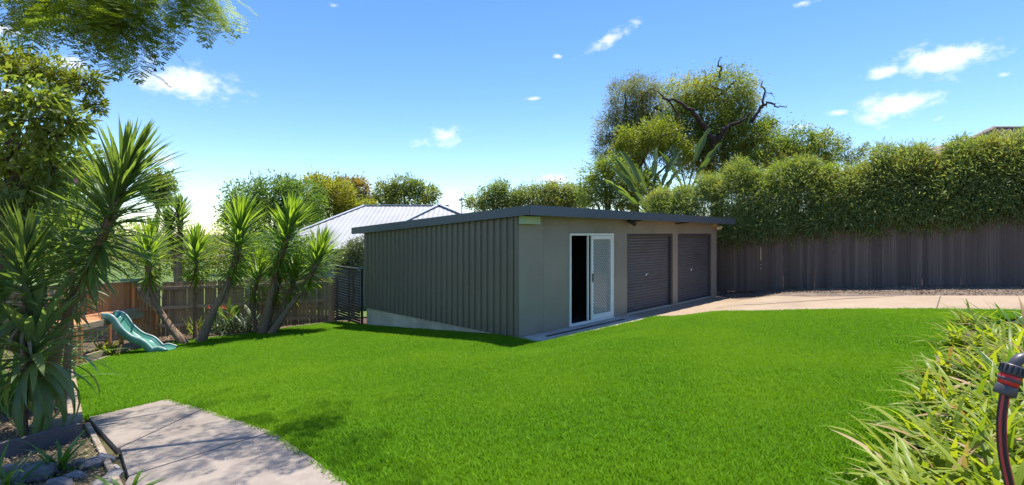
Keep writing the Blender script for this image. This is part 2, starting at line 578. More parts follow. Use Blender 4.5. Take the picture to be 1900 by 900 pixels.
def sheet(name, poly, dz, mat, grid=.5, depth=0, parent=None):
    bm = bmesh.new()
    vs = [bm.verts.new((p[0], p[1], 0)) for p in poly]
    bm.faces.new(vs)
    xs = [p[0] for p in poly]
    ys = [p[1] for p in poly]
    for axis, lo, hi in ((0, min(xs), max(xs)), (1, min(ys), max(ys))):
        c = math.floor(lo / grid) * grid + grid
        while c < hi:
            co = (c, 0, 0) if axis == 0 else (0, c, 0)
            no = (1, 0, 0) if axis == 0 else (0, 1, 0)
            bmesh.ops.bisect_plane(bm, geom=bm.verts[:] + bm.edges[:] + bm.faces[:], plane_co=co, plane_no=no, dist=1e-5)
            c += grid
    bmesh.ops.recalc_face_normals(bm, faces=bm.faces)
    if sum(f.normal.z for f in bm.faces) < 0:
        bmesh.ops.reverse_faces(bm, faces=bm.faces)
    for v in bm.verts:
        v.co.z = gz(v.co.x, v.co.y) + dz
    if depth:
        be = [e for e in bm.edges if len(e.link_faces) == 1]
        r = bmesh.ops.extrude_edge_only(bm, edges=be)
        for v in [q for q in r['geom'] if isinstance(q, bmesh.types.BMVert)]:
            v.co.z -= depth
    me = bpy.data.meshes.new(name)
    bm.to_mesh(me)
    bm.free()
    me.materials.append(mat)
    return link_mesh(name, me, parent)


# ground, one sheet out to the horizon
ax = np.unique(np.concatenate([np.linspace(-900, -60, 9), np.linspace(-60, -16, 12), np.arange(-16, 20.1, .5), np.linspace(20, 60, 11), np.linspace(60, 900, 9)]))
ay = np.unique(np.concatenate([np.linspace(-400, -10, 7), np.arange(-10, 27.1, .5), np.linspace(27, 70, 12), np.linspace(70, 1400, 10)]))
gx, gy = np.meshgrid(ax, ay)
gv = np.stack([gx, gy, g(gx, gy) - .045], -1).reshape(-1, 3)
nx = len(ax)
ii, jj = np.meshgrid(np.arange(nx - 1), np.arange(len(ay) - 1))
b = (jj * nx + ii).ravel()
tag(link_mesh('ground', np_mesh('ground', gv, np.stack([b, b + 1, b + nx + 1, b + nx], -1), M['ground'], True)), kind='structure')

# edges traced on the photograph and dropped onto the ground
drive_edge = [hit(*p) for p in ((1215, 588), (1300, 583), (1400, 578.5), (1500, 576), (1600, 574.5), (1700, 574.5), (1800, 575.5), (1900, 577.5), (2050, 583))]
bed_edge = [hit(*p) for p in ((140, 684), (215, 659), (307, 636), (420, 624.5), (520, 611), (622, 598))]
path_r = [hit(*p) for p in ((310, 742), (400, 768), (500, 801), (575, 850), (645, 900))]
path_l = [hit(*p) for p in ((165, 776), (197, 836), (232, 900))]
bed_r = [hit(*p) for p in ((1800, 592), (1762, 640), (1722, 720), (1690, 800), (1665, 900))]
apr = [shed_w(-.02, -.56), shed_w(3.95, -.70)]
back_c = shed_w(0, SH_W)

dvx = (path_r[-1] - path_r[-2]).normalized()
path_r_end = path_r[-1] + dvx * 3.0
path_l_end = path_l[-1] + (path_l[-1] - path_l[-2]).normalized() * 3.0
lawn_poly = ([(p.x, p.y) for p in bed_edge] + [(back_c.x - .75, back_c.y + .9), (back_c.x + .05, back_c.y + .02)]
             + [tuple(shed_w(.02, .0))[:2]] + [(p.x, p.y) for p in apr] + [(p.x, p.y) for p in drive_edge]
             + [(12.5, 7.0)] + [(p.x, p.y) for p in bed_r] + [(2.3, 2.2), (1.9, -1.5), (-.3, -1.5)]
             + [(path_r_end.x, path_r_end.y)] + [(p.x, p.y) for p in reversed(path_r)]
             + [(path_l[0].x, path_l[0].y), tuple(hit(150, 766))[:2]])
lawn = tag(sheet('lawn', lawn_poly, -.012, M['lawn_soil'], .4), kind='structure')

M['rough_grass'] = surf('rough_grass', (.10, .17, .03, 1), (.16, .20, .05, 1), 3, .95, 1, 30, c3=(.07, .11, .025, 1), c3scale=.5, bdist=.05)
tag(sheet('neighbour_lawn', [(-5.9, 17.0), (-15.2, 13.3), (-60, 13.3), (-60, 55), (-3, 55), (-3, 17.0)], -.01, M['rough_grass'], 3.0), kind='structure')

# concrete: driveway, shed apron, garden path
far_edge = [hit(*p) for p in ((1332, 549), (1420, 551), (1500, 551), (1600, 550), (1700, 549), (1800, 549), (1900, 549), (2050, 552))]
fl = shed_w(SH_L + .25, -.05)
j_near, j_far = hit(1737, 575), hit(1745, 549)
drive_poly = [tuple(shed_w(3.97, -.002))[:2], tuple(shed_w(3.97, -.70))[:2]] + [(p.x, p.y) for p in drive_edge] + \
             [(p.x, p.y) for p in reversed(far_edge)] + [(fl.x, fl.y), tuple(shed_w(SH_L, -.002))[:2]]
tag(sheet('driveway', drive_poly, .006, M['driveway'], .5, .12), kind='structure')
MB_j = MB()
jl = [hit(*p) for p in ((1230, 581), (1300, 575), (1400, 566), (1500, 559), (1600, 553.5), (1660, 550.5))]


def groove(name, pts, w, mat, parent):
    A, B = [], []
    fine = []
    for a, b_ in zip(pts[:-1], pts[1:]):
        n = max(2, int((b_ - a).length / .25))
        fine += [a.lerp(b_, i / n) for i in range(n)]
    fine.append(pts[-1])
    for i, p in enumerate(fine):
        t = (fine[min(i + 1, len(fine) - 1)] - fine[max(i - 1, 0)])
        s = Vector((-t.y, t.x, 0)).normalized() * w / 2
        A.append((p.x - s.x, p.y - s.y, gz(p.x - s.x, p.y - s.y) + DZ[name]))
        B.append((p.x + s.x, p.y + s.y, gz(p.x + s.x, p.y + s.y) + DZ[name]))
    return MB().strip(A, B).build(name, mat, parent)


DZ = {'expansion_joint': .011, 'control_joint': .011, 'slab_joint': .021}
M['joint'] = surf('joint_filler', lin('#6d5a50'), lin('#4f423b'), 12, .95, .3, 60)
drv = bpy.data.objects['driveway']
groove('expansion_joint', jl, .045, M['joint'], drv)
groove('control_joint', [hit(1738, 573), hit(1745, 550)], .02, M['joint'], drv)

ap = MB()
ap.hexa([tuple(shed_w(x, y, z)) for z in (-.35, -.012) for x, y in ((-.02, -.58), (3.94, -.72), (3.94, -.003), (-.02, -.003))])
apron = tag(ap.build('door_apron', M['apron']), kind='structure')
dr = MB()
for i in range(46):                                     # grate bars of the channel drain
    x = .50 + i * .064
    dr.hexa([tuple(shed_w(x + dx, y, z)) for z in (-.03, -.004) for dx, y in ((0, -.36), (.046, -.36), (.046, -.29), (0, -.29))])
dr.hexa([tuple(shed_w(x, y, z)) for z in (-.03, -.008) for x, y in ((.49, -.365), (3.45, -.365), (3.45, -.285), (.49, -.285))])
dr.build('channel_drain', M['drain'], apron)

# path: three slabs divided by open joints
def pl(a, b_, t):
    return a.lerp(b_, t)


j1 = (hit(221, 834), hit(378, 760))
j2 = (hit(240, 886), hit(505, 803))
EPS = .012


def off(p, q, d):
    v = (q - p)
    s = Vector((-v.y, v.x, 0)).normalized() * d
    return p + s, q + s


pl0 = path_l[0]
a1, b1 = off(j1[0], j1[1], EPS)
a1m, b1m = off(j1[0], j1[1], -EPS)
a2, b2 = off(j2[0], j2[1], EPS)
a2m, b2m = off(j2[0], j2[1], -EPS)
slabs = [[pl0, path_r[0], b1, a1], [a1m, b1m, path_r[1], b2, a2], [a2m, b2m, path_r[3], path_r[4], path_r_end, path_l_end, path_l[2]]]
pth = None
for i, s_ in enumerate(slabs):
    o = sheet('garden_path' if i == 0 else 'slab', [(p.x, p.y) for p in s_], .014, M['path'], .6, .16, pth)
    if i == 0:
        pth = tag(o, kind='structure')


# ------------------------------------------------------------------ leaf generators
def unit(a):
    return a / np.maximum(np.linalg.norm(a, axis=-1, keepdims=True), 1e-9)


def diamonds(pos, dirs, ln, wd, fold=.15):
    """N small leaves, one folded quad each"""
    n = len(pos)
    up = unit(rng.normal(size=(n, 3)) + np.array([0, 0, .8]))
    sd = unit(np.cross(dirs, up))
    nr = np.cross(sd, dirs)
    L_ = ln * rng.uniform(.65, 1.3, (n, 1))
    W_ = wd * rng.uniform(.7, 1.25, (n, 1)) * .5
    mid = pos + dirs * L_ * .45
    v = np.stack([pos, mid + sd * W_ + nr * W_ * fold, pos + dirs * L_ - nr * L_ * .08, mid - sd * W_ + nr * W_ * fold], 1)
    return v.reshape(-1, 3)


def foliage(name, pos, dirs, ln, wd, mat, parent, kind='stuff'):
    v = diamonds(pos, dirs, ln, wd)
    me = np_mesh(name, v, np.arange(len(v)).reshape(-1, 4), mat)
    o = link_mesh(name, me, parent)
    if kind:
        o['kind'] = kind
    return o


def crown_points(blobs, n, per=38, cr=.16, shell=.55, out=.7, droop=.15):
    """leaves in many small sprays spread through several ellipsoids [(centre, (rx, ry, rz))]"""
    area = np.array([(b_[1][0] * b_[1][1] * b_[1][2]) ** (2 / 3) for b_ in blobs])
    area /= area.sum()
    P_, D_, C_ = [], [], []
    for (c, r), a in zip(blobs, area):
        c, r = np.array(c, float), np.array(r, float)
        m = max(3, int(n * a / per))
        u = unit(rng.normal(size=(m, 3)))
        rad = rng.uniform(shell, 1.08, (m, 1)) ** .8
        cen = u * rad
        k = int(n * a / m)
        cs = cr * rng.uniform(.6, 1.5, (m, 1, 1))
        off_ = rng.normal(size=(m, k, 3)) * cs
        p = cen[:, None, :] * r + off_ * r.mean() + c
        d = unit(unit(cen)[:, None, :] * out + unit(off_) * .6 + rng.normal(size=(m, k, 3)) * .35 - np.array([0, 0, droop]))
        P_.append(p.reshape(-1, 3))
        D_.append(d.reshape(-1, 3))
        C_.append(cen * r + c)
    return np.concatenate(P_), np.concatenate(D_), np.concatenate(C_)


def wob(a, b_, n, amp):
    a, b_ = Vector(a), Vector(b_)
    pts = [a.lerp(b_, i / n) for i in range(n + 1)]
    for i in range(1, n):
        pts[i] += Vector(rng.normal(size=3)) * amp * (b_ - a).length
    return pts


def tree(name, label, base, blobs, n, leaf, mat, group=None, trunk_r=.2, bark='bark', cr=.16, shell=.5, limbs=14, droop=.15, cat='tree', per=38, out=.7):
    base = Vector(base)
    t = root(name, base, label, cat, group)
    p, d, cen = crown_points(blobs, n, per, cr, shell, out, droop)
    foliage('crown', p, d, leaf[0], leaf[1], M[mat], t)
    cs = [Vector(b_[0]) for b_ in blobs]
    mean = sum(cs, Vector()) / len(cs)
    low = min((Vector(b_[0]).z - b_[1][2]) for b_ in blobs)
    fork = Vector((base.x * .6 + mean.x * .4, base.y * .6 + mean.y * .4, max(base.z + .5, base.z + (low - base.z) * .8)))
    mb = MB()
    mb.tube(wob(base - Vector((0, 0, .15)), fork, 4, .02), [trunk_r * 1.25, trunk_r, trunk_r * .92, trunk_r * .88, trunk_r * .8], 9)
    mb.build('trunk', M[bark], t, True)
    lm = MB()
    for c in cs:
        lm.tube(wob(fork, c, 5, .035), np.linspace(trunk_r * .6, trunk_r * .18, 6), 6)
    for q in cen[rng.choice(len(cen), min(limbs, len(cen)), replace=False)]:
        q = Vector(q)
        c = min(cs, key=lambda k: (k - q).length)
        lm.tube(wob(c, q, 3, .05), np.linspace(trunk_r * .25, trunk_r * .06, 4), 5)
    lm.build('limbs', M[bark], t, True)
    return t


def pxblobs(lst, Y, depth=1.0):
    """(photo x, y, half width, half height[, extra depth]) -> ellipsoids at distance Y"""
    out = []
    for q in lst:
        yy = Y + (q[4] if len(q) > 4 else 0)
        c = P3(q[0], q[1], yy)
        rx, rz = q[2] / FPX * yy, q[3] / FPX * yy
        out.append((c, (rx, (rx + rz) / 2 * depth, rz)))
    return out


# strap leaves: a strip with a V section, bent towards the ground
def strap_arrays(B, D, Ln, Wd, bend, nseg=5, prof=None, fold=.22):
    n = len(B)
    up = np.zeros((n, 3))
    up[:, 2] = 1
    sd = np.cross(D, up)
    bad = np.linalg.norm(sd, axis=1) < .05
    sd[bad] = np.array([1, 0, 0])
    sd = unit(sd)
    nr = np.cross(sd, D)
    nr *= np.where(nr[:, 2:3] < 0, -1, 1)
    s = np.linspace(0, 1, nseg + 1)
    if prof is None:
        prof = np.interp(s, [0, .12, .4, .75, 1], [.55, .8, 1, .7, .03])
    else:
        prof = np.interp(s, *prof)
    out = []
    for k in range(nseg + 1):
        th = bend * s[k]
        # integrate a curve of constant curvature in the plane of D and the vertical
        a = np.where(np.abs(bend) < 1e-3, s[k], np.sin(th) / np.where(np.abs(bend) < 1e-3, 1, bend))
        h = np.where(np.abs(bend) < 1e-3, 0, (1 - np.cos(th)) / np.where(np.abs(bend) < 1e-3, 1, bend))
        c = B + D * (Ln * a)[:, None] - nr * (Ln * h)[:, None]
        nk = nr * np.cos(th)[:, None] + D * np.sin(th)[:, None]
        w = (Wd * prof[k] * .5)[:, None]
        out += [c - sd * w + nk * w * fold, c, c + sd * w + nk * w * fold]
    V = np.stack(out, 1)
    F = []
    for k in range(nseg):
        a0 = k * 3
        F += [(a0, a0 + 1, a0 + 4, a0 + 3), (a0 + 1, a0 + 2, a0 + 5, a0 + 4)]
    F = np.array(F)
    nv = V.shape[1]
    Q = (F[None] + (np.arange(n) * nv)[:, None, None]).reshape(-1, 4)
    return V.reshape(-1, 3), Q


_leafcache = {}


def leaf_mesh(key, mat, bend, prof=None, fold=.22, nseg=7, wl=.08):
    k = (key, round(bend, 2))
    if k not in _leafcache:
        V, Q = strap_arrays(np.zeros((1, 3)), np.array([[1., 0, 0]]), np.array([1.]), np.array([wl]), np.array([bend]), nseg, prof, fold)
        _leafcache[k] = np_mesh('leaf_' + key, V, Q, mat, True)
    return _leafcache[k]


def leaf_obj(parent, key, mat, b_, d, ln, wscale, bend, prof=None, wl=.08, roll=0.0, name='leaf'):
    me = leaf_mesh(key, mat, bend, prof, wl=wl)
    d = Vector(d).normalized()
    sd = d.cross(Vector((0, 0, 1)))
    if sd.length < .05:
        sd = Vector((1, 0, 0))
    sd.normalize()
    nr = sd.cross(d)
    if nr.z < 0:
        nr, sd = -nr, -sd
    # local x along the leaf, local z its upper side, local y across (right-handed)
    y = nr.cross(d)
    m3 = Matrix((d, y, nr)).transposed() @ Matrix.Rotation(roll, 3, 'X')
    mt = Matrix.Translation(b_) @ m3.to_4x4() @ Matrix.Diagonal((ln, ln * wscale, ln, 1))
    o = bpy.data.objects.new(name, me)
    o.matrix_basis = mt
    return attach(o, parent)


def rosette_dirs(axis, n, a0, a1, jitter=.12):
    """directions round an axis: angle a0 at the top to a1 at the bottom"""
    axis = Vector(axis).normalized()
    u = axis.orthogonal().normalized()
    w = axis.cross(u)
    out = []
    for i in range(n):
        s = (i + .5) / n
        an = a0 + (a1 - a0) * s + rng.normal() * jitter
        az = i * 2.39996 + rng.normal() * .15
        out.append(((axis * math.cos(an) + (u * math.cos(az) + w * math.sin(az)) * math.sin(an)).normalized(), s))
    return out


def smooth_pts(pts, n=5):
    pts = [Vector(p) for p in pts]
    out = []
    for i in range(len(pts) - 1):
        p0 = pts[max(i - 1, 0)]
        p1, p2 = pts[i], pts[i + 1]
        p3 = pts[min(i + 2, len(pts) - 1)]
        for k in range(n):
            t = k / n
            out.append(.5 * ((2 * p1) + (p2 - p0) * t + (2 * p0 - 5 * p1 + 4 * p2 - p3) * t * t + (3 * p1 - p0 - 3 * p2 + p3) * t ** 3))
    out.append(pts[-1])
    return out


def yucca(label, stems, single=False, mat='yucca', bark='yucca_bark', group=None, name='yucca'):
    """stems: list of (points base->tip, radius, head length, leaves, leaf length, leaf width)"""
    b0 = Vector(stems[0][0][0])
    t = root(name, b0, label, 'yucca', group)
    for (pts, r, hl, n, ll, lw) in stems:
        sp = smooth_pts(pts, 12)
        sp[0] = sp[0] - Vector((0, 0, .06))
        k = len(sp)
        rr = [r * (1.45 - .6 * min(1, i / (k * .25)) if i < k * .25 else .85 + .09 * math.sin(i * 2.1) + .05 * math.sin(i * 5.3)) for i in range(k)]
        rr[-1] = r * .4
        MB().tube(sp, rr, 10).build('trunk', M[bark], t, True)
        cum = [0]
        for i in range(1, k):
            cum.append(cum[-1] + (sp[i] - sp[i - 1]).length)
        tot = cum[-1]

        def at(dist):
            for i in range(1, k):
                if cum[i] >= dist:
                    return sp[i - 1].lerp(sp[i], (dist - cum[i - 1]) / max(cum[i] - cum[i - 1], 1e-6))
            return sp[-1]
        axis = (at(tot) - at(tot - hl)).normalized()
        n = int(n * 1.4)
        dd = rosette_dirs(axis, n, .15, 1.95, .16)
        B, D, LL, WW, BB = [], [], [], [], []
        for d, s in dd:
            bp = at(tot - hl * s ** 1.15) + d * r * .6
            l_ = ll * (.62 + .5 * math.sin(math.pi * min(1, s * .9 + .18))) * rng.uniform(.85, 1.12)
            B.append(bp)
            D.append(d)
            LL.append(l_)
            WW.append(lw * (.95 if single else 1.12) * rng.uniform(.85, 1.15))
            BB.append(rng.uniform(.0, .25) + .35 * s * s)
        sb, sdr = [], []
        for d, s2 in rosette_dirs(axis, 26, 2.1, 2.8, .2):
            sb.append(tuple(at(tot - hl * rng.uniform(.9, 1.12)) + d * r * .7))
            sdr.append(tuple(d))
        V, Q = strap_arrays(np.array(sb), np.array(sdr), ll * rng.uniform(.45, .8, 26), np.full(26, lw * .8), rng.uniform(.0, .5, 26), 4)
        o = link_mesh('dead_leaves', np_mesh('dead_leaves', V, Q, M['dead_leaf'], True), t)
        o['kind'] = 'stuff'
        if single:
            bends = [.1, .25, .4, .6]
            for i in range(n):
                bd = min(bends, key=lambda q: abs(q - BB[i]))
                leaf_obj(t, mat, M[mat], B[i], D[i], LL[i], WW[i] / LL[i] / .08, bd, roll=rng.normal() * .25)
        else:
            V, Q = strap_arrays(np.array([tuple(q) for q in B]), np.array([tuple(q) for q in D]), np.array(LL), np.array(WW), np.array(BB), 4)
            o = link_mesh('leaf_head', np_mesh('leaf_head', V, Q, M[mat], True), t)
            o['kind'] = 'stuff'
    return t


# ------------------------------------------------------------------ shed
shed = root('garage_shed', (SH_P[0], SH_P[1], 0), 'olive and taupe steel garage shed with flat roof and two roller doors', 'shed', None, SH_A, True)
RX0, RX1, RY0, RY1 = -.15, 10.14, -.475, 6.57


def ztop(x, y):
    return 2.655 - .0558 * (y + .475) - .005 * max(x, 0)


MB().box(.012, SH_L - .012, .012, SH_W - .012, -1.1, 0).build('concrete_base', M['plinth'], shed)


def ribbed(axis_len, pitch, flat_to, zb, zt, place):
    """trapezoid ribbed sheet; place(s, out) -> (x, y)"""
    A, B = [], []
    s = 0
    prof = []
    while s < axis_len - .01:
        for ds, o in ((0, 0), (pitch * .52, 0), (pitch * .60, 1), (pitch * .90, 1), (pitch * .98, 0)):
            if s + ds <= axis_len:
                prof.append((s + ds, o * flat_to))
        s += pitch
    prof.append((axis_len, 0))
    for s_, o in prof:
        x, y = place(s_, o)
        A.append((x, y, zb))
        B.append((x, y, zt(x, y)))
    return MB().strip(A, B)


side = ribbed(SH_W, .2, .036, -.02, lambda x, y: ztop(x, y) - .05, lambda s, o: (-.004 - o, s))
side.build('side_cladding', M['cladding'], shed)
ribbed(SH_L, .2, .036, -.02, lambda x, y: ztop(x, y) - .05, lambda s, o: (s, SH_W + .004 + o)).build('back_cladding', M['cladding'], shed)
ribbed(SH_W, .2, .036, -.02, lambda x, y: ztop(x, y) - .05, lambda s, o: (SH_L + .004 + o, s)).build('side_cladding', M['cladding'], shed)
MB().box(-.05, .0, -.012, .07, -.025, ztop(0, 0) - .06).build('corner_trim', M['cladding'], shed)
MB().box(-.045, -.006, SH_W - .06, SH_W + .04, -.03, ztop(0, SH_W) - .06).build('corner_trim', M['cladding'], shed)
MB().box(SH_L, SH_L + .045, -.012, .07, -.025, ztop(9.7, 0) - .06).build('corner_trim', M['front_panel'], shed)

D0, D1, DH = 1.636, 3.395, 2.10
A0, A1, C0, C1, RH = 4.07, 6.577, 6.884, 9.30, 2.09
gp = .0025
WT = lambda x: ztop(x, 0) - .05


def wpanel(x0, x1, z0, z1=None):
    if z1 is None:
        mb = MB().hexa([(x0 + gp, -.01, z0), (x1 - gp, -.01, z0), (x1 - gp, .06, z0), (x0 + gp, .06, z0),
                        (x0 + gp, -.01, WT(x0)), (x1 - gp, -.01, WT(x1)), (x1 - gp, .06, WT(x1)), (x0 + gp, .06, WT(x0))])
    else:
        mb = MB().box(x0 + gp, x1 - gp, -.01, .06, z0, z1)
    return mb.build('wall_panel', M['front_panel'], shed)


for x0, x1 in ((.002, .765), (.765, D0), (D1, A0), (A1, C0), (C1, SH_L)):
    wpanel(x0, x1, .004)
for x0, x1, zz in ((D0, 2.6, DH + .004), (2.6, D1, DH + .004), (A0, 5.4, RH), (5.4, A1, RH), (C0, 8.1, RH), (8.1, C1, RH)):
    wpanel(x0, x1, zz)

# roof: sheet, fascia boards, soffit
def slab4(x0, x1, y0, y1, t0, t1):
    c = ((x0, y0), (x1, y0), (x1, y1), (x0, y1))
    return MB().hexa([(x, y, ztop(x, y) - t0) for x, y in c] + [(x, y, ztop(x, y) - t1) for x, y in c])


slab4(RX0 + .03, RX1 - .03, RY0 + .03, RY1 - .03, .045, .015).build('roof_sheet', M['roof_sheet'], shed)
slab4(RX0, RX1, RY0, RY0 + .028, .20, 0).build('fascia', M['fascia'], shed)
slab4(RX0, RX1, RY1 - .028, RY1, .17, 0).build('fascia', M['fascia'], shed)
slab4(RX0, RX0 + .028, RY0 + .03, RY1 - .03, .19, 0).build('fascia', M['fascia'], shed)
slab4(RX1 - .028, RX1, RY0 + .03, RY1 - .03, .19, 0).build('fascia', M['fascia'], shed)
slab4(RX0 + .03, RX1 - .03, RY0 + .03, -.02, .165, .155).build('soffit', M['front_panel'], shed)
bm_ = MB().box(-.02, .50, -.16, -.02, ztop(0, 0) - .34, ztop(0, 0) - .18)
bm_.build('beam_end', M['beam'], shed, bevel=.004)
MB().bar((4.1, -.03, 2.40), (4.1, -.42, 2.44), .05, .05).build('outrigger', M['roller_frame'], shed)
MB().bar((6.75, -.03, 2.39), (6.75, -.42, 2.43), .05, .05).build('outrigger', M['roller_frame'], shed)

# inner lining so that the doorway opens on a dark room
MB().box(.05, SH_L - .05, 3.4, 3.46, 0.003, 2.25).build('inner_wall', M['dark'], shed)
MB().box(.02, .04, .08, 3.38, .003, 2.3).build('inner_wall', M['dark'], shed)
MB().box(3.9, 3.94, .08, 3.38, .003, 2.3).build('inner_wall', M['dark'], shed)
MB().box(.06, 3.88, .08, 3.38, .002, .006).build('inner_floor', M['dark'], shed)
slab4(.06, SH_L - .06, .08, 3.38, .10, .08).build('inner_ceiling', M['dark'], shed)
sk = MB().box(2.13, 2.27, 3.375, 3.398, .62, .94).build('power_outlet', M['white'], shed, bevel=.004)
for zc in (.70, .86):
    MB().box(2.165, 2.235, 3.368, 3.376, zc - .04, zc + .04).build('socket', M['fit_grey'], sk)

# sliding door: frame, fixed opening on the left, diamond-mesh screen on the right
fr = MB()
fr.box(D0, D0 + .045, -.05, .07, .03, DH)
fr.box(D1 - .045, D1, -.05, .07, .03, DH)
fr.box(D0 + .045, D1 - .045, -.05, .07, DH - .05, DH)
door = fr.build('sliding_door', M['white'], shed, bevel=.003)
MB().box(D0 - .01, D1 + .01, -.07, .08, .0, .028).build('track', M['white'], door)
MB().box(D0 + .05, D1 - .05, -.03, -.022, .03, .05).build('track_rail', M['white'], door)
S0 = (D0 + D1) / 2 - .06
S1 = D1 - .05
sc = MB()
z0_, z1_ = .055, DH - .055
fw = .075
sc.box(S0, S0 + fw, -.045, -.012, z0_, z1_).box(S1 - fw, S1, -.045, -.012, z0_, z1_)
sc.box(S0 + fw, S1 - fw, -.045, -.012, z0_, z0_ + .11).box(S0 + fw, S1 - fw, -.045, -.012, z1_ - .085, z1_)
screen = sc.build('screen_frame', M['white'], door, bevel=.003)
me_ = MB()
mx0, mx1, mz0, mz1 = S0 + fw - .004, S1 - fw + .004, z0_ + .106, z1_ - .081
px_, pz_ = .086, .086
slope = pz_ / px_


def clipline(c, sgn):
    # z = mz0 + c + sgn*slope*(x-mx0)
    pts = []
    for x in (mx0, mx1):
        z = mz0 + c + sgn * slope * (x - mx0)
        if mz0 - 1e-6 <= z <= mz1 + 1e-6:
            pts.append((x, z))
    for z in (mz0, mz1):
        x = mx0 + (z - mz0 - c) / (sgn * slope)
        if mx0 < x < mx1:
            pts.append((x, z))
    return pts[:2] if len(pts) >= 2 else None


for k in range(-30, 60):
    for sgn, yy in ((1, -.030), (-1, -.026)):
        q = clipline(k * pz_, sgn)
        if q and (abs(q[0][0] - q[1][0]) > .01):
            me_.bar((q[0][0], yy, q[0][1]), (q[1][0], yy, q[1][1]), .011, .0035, (0, 1, 0))
# bars were built with their wide side in the plane of the screen
mo = me_.build('security_mesh', M['white'], door)
MB().box(S0 + .02, S0 + .045, -.07, -.046, .95, 1.15).build('handle', M['fit_grey'], door, bevel=.003)
MB().box(S0 - .03, S1, .02, .028, .06, DH - .06).build('glass_pane', M['glass'], door)
MB().box(S0 - .075, S0 - .03, .012, .045, .05, DH - .055).build('glass_stile', M['white'], door)


# roller doors
def roller(x0, x1, lx):
    f = MB()
    f.box(x0, x0 + .07, .02, .12, .003, RH - .004).box(x1 - .07, x1, .02, .12, .003, RH - .004).box(x0 + .07, x1 - .07, .02, .12, RH - .075, RH - .004)
    rd = f.build('roller_door', M['roller_frame'], shed)
    prof = []
    pitch, z = .078, .035
    while z < RH - .09:
        for k, o in ((0, 0), (.18, .55), (.36, 1), (.62, 1), (.80, .55), (.96, 0)):
            prof.append((z + k * pitch, o * .02))
        z += pitch
    A = [(x0 + .06, .112 - o, zz) for zz, o in prof]
    B = [(x1 - .06, .112 - o, zz) for zz, o in prof]
    MB().strip(B, A).build('curtain', M['roller'], rd)
    MB().box(x0 + .06, x1 - .06, .085, .125, .004, .04).build('bottom_rail', M['roller_frame'], rd)
    lk = MB().box(lx - .07, lx + .07, .075, .091, .93, .99).build('lock_plate', M['white'], rd, bevel=.004)
    MB().box(lx - .012, lx + .012, .045, .075, .915, .985).build('lock_handle', M['fit_grey'], lk)
    return rd


roller(A0, A1, 5.25)
roller(C0, C1, 8.02)


def shed_thing(name, label, cat, x, y, z):
    p = shed_w(x, y, z)
    return root(name, p, label, cat, None, SH_A, True)


sl = shed_thing('spotlight', 'small black spotlight under the shed eave above the door corner', 'spotlight', 3.98, -.17, 2.40)
MB().box(-.06, .06, -.06, .06, .062, .084).build('mount', M['black'], sl, bevel=.004)
MB().tube([(0, 0, .066), (0, -.01, .0)], .015, 8).build('arm', M['black'], sl)
MB().tube([(-.10, .02, .03), (.0, -.02, -.02), (.075, -.05, -.055), (.11, -.065, -.072)], [.03, .042, .045, .05], 12).build('lamp_body', M['black'], sl, True)
MB().tube([(.108, -.0645, -.0713), (.116, -.068, -.0755)], [.038, .038], 12).build('lens', M['white'], sl)
fl_ = shed_thing('floodlight', 'cream twin floodlight at the far end of the shed eave', 'floodlight', 9.53, -.05, 2.32)
MB().box(-.07, .07, -.03, .037, -.02, .10).build('mount', M['lamp_cream'], fl_, bevel=.006)
for sx in (-.085, .085):
    MB().tube([(sx * .6, -.03, .02), (sx, -.09, -.03), (sx * 1.1, -.14, -.07)], [.035, .05, .058], 10).build('lamp_head', M['lamp_cream'], fl_, True)

# ------------------------------------------------------------------ boundary fences
unit_box = MB().box(-.5, .5, -.5, .5, 0, 1)
ub_me = {}


def boxobj(name, mat, parent, M4):
    if mat not in ub_me:
        me = bpy.data.meshes.new('board')
        me.from_pydata(unit_box.v, [], unit_box.f)
        bm = bmesh.new()
        bm.from_mesh(me)
        bm.to_mesh(me)
        bm.free()
        me.materials.append(M[mat])
        ub_me[mat] = me
    o = bpy.data.objects.new(name, ub_me[mat])
    o.matrix_basis = M4
    return attach(o, parent)


def board_m(p, ang, w, t, h, lean=0.0, lean2=0.0):
    return Matrix.Translation(p) @ Matrix.Rotation(ang, 4, 'Z') @ Matrix.Rotation(lean, 4, 'Y') @ Matrix.Rotation(lean2, 4, 'X') @ Matrix.Diagonal((w, t, h, 1))


# right: dark stained palings
FA, FB = Vector((7.35, 18.3, 0)), Vector((13.15, 13.1, 0))
FZ0, FZ1 = (.03, 1.84), (.80, 2.60)        # foot and top at A and at B
fdir = (FB - FA).normalized()
flen = (FB - FA).length
fang = math.atan2(fdir.y, fdir.x)
fnor = Vector((fdir.y, -fdir.x, 0))
if fnor.y > 0:
    fnor = -fnor
fence_r = root('paling_fence', (FA.x, FA.y, FZ0[0]), 'dark charcoal stained paling fence below the bamboo hedge', 'fence')


def fz(s, i):
    u = s / flen
    return FZ0[i] + (FZ1[i] - FZ0[i]) * u


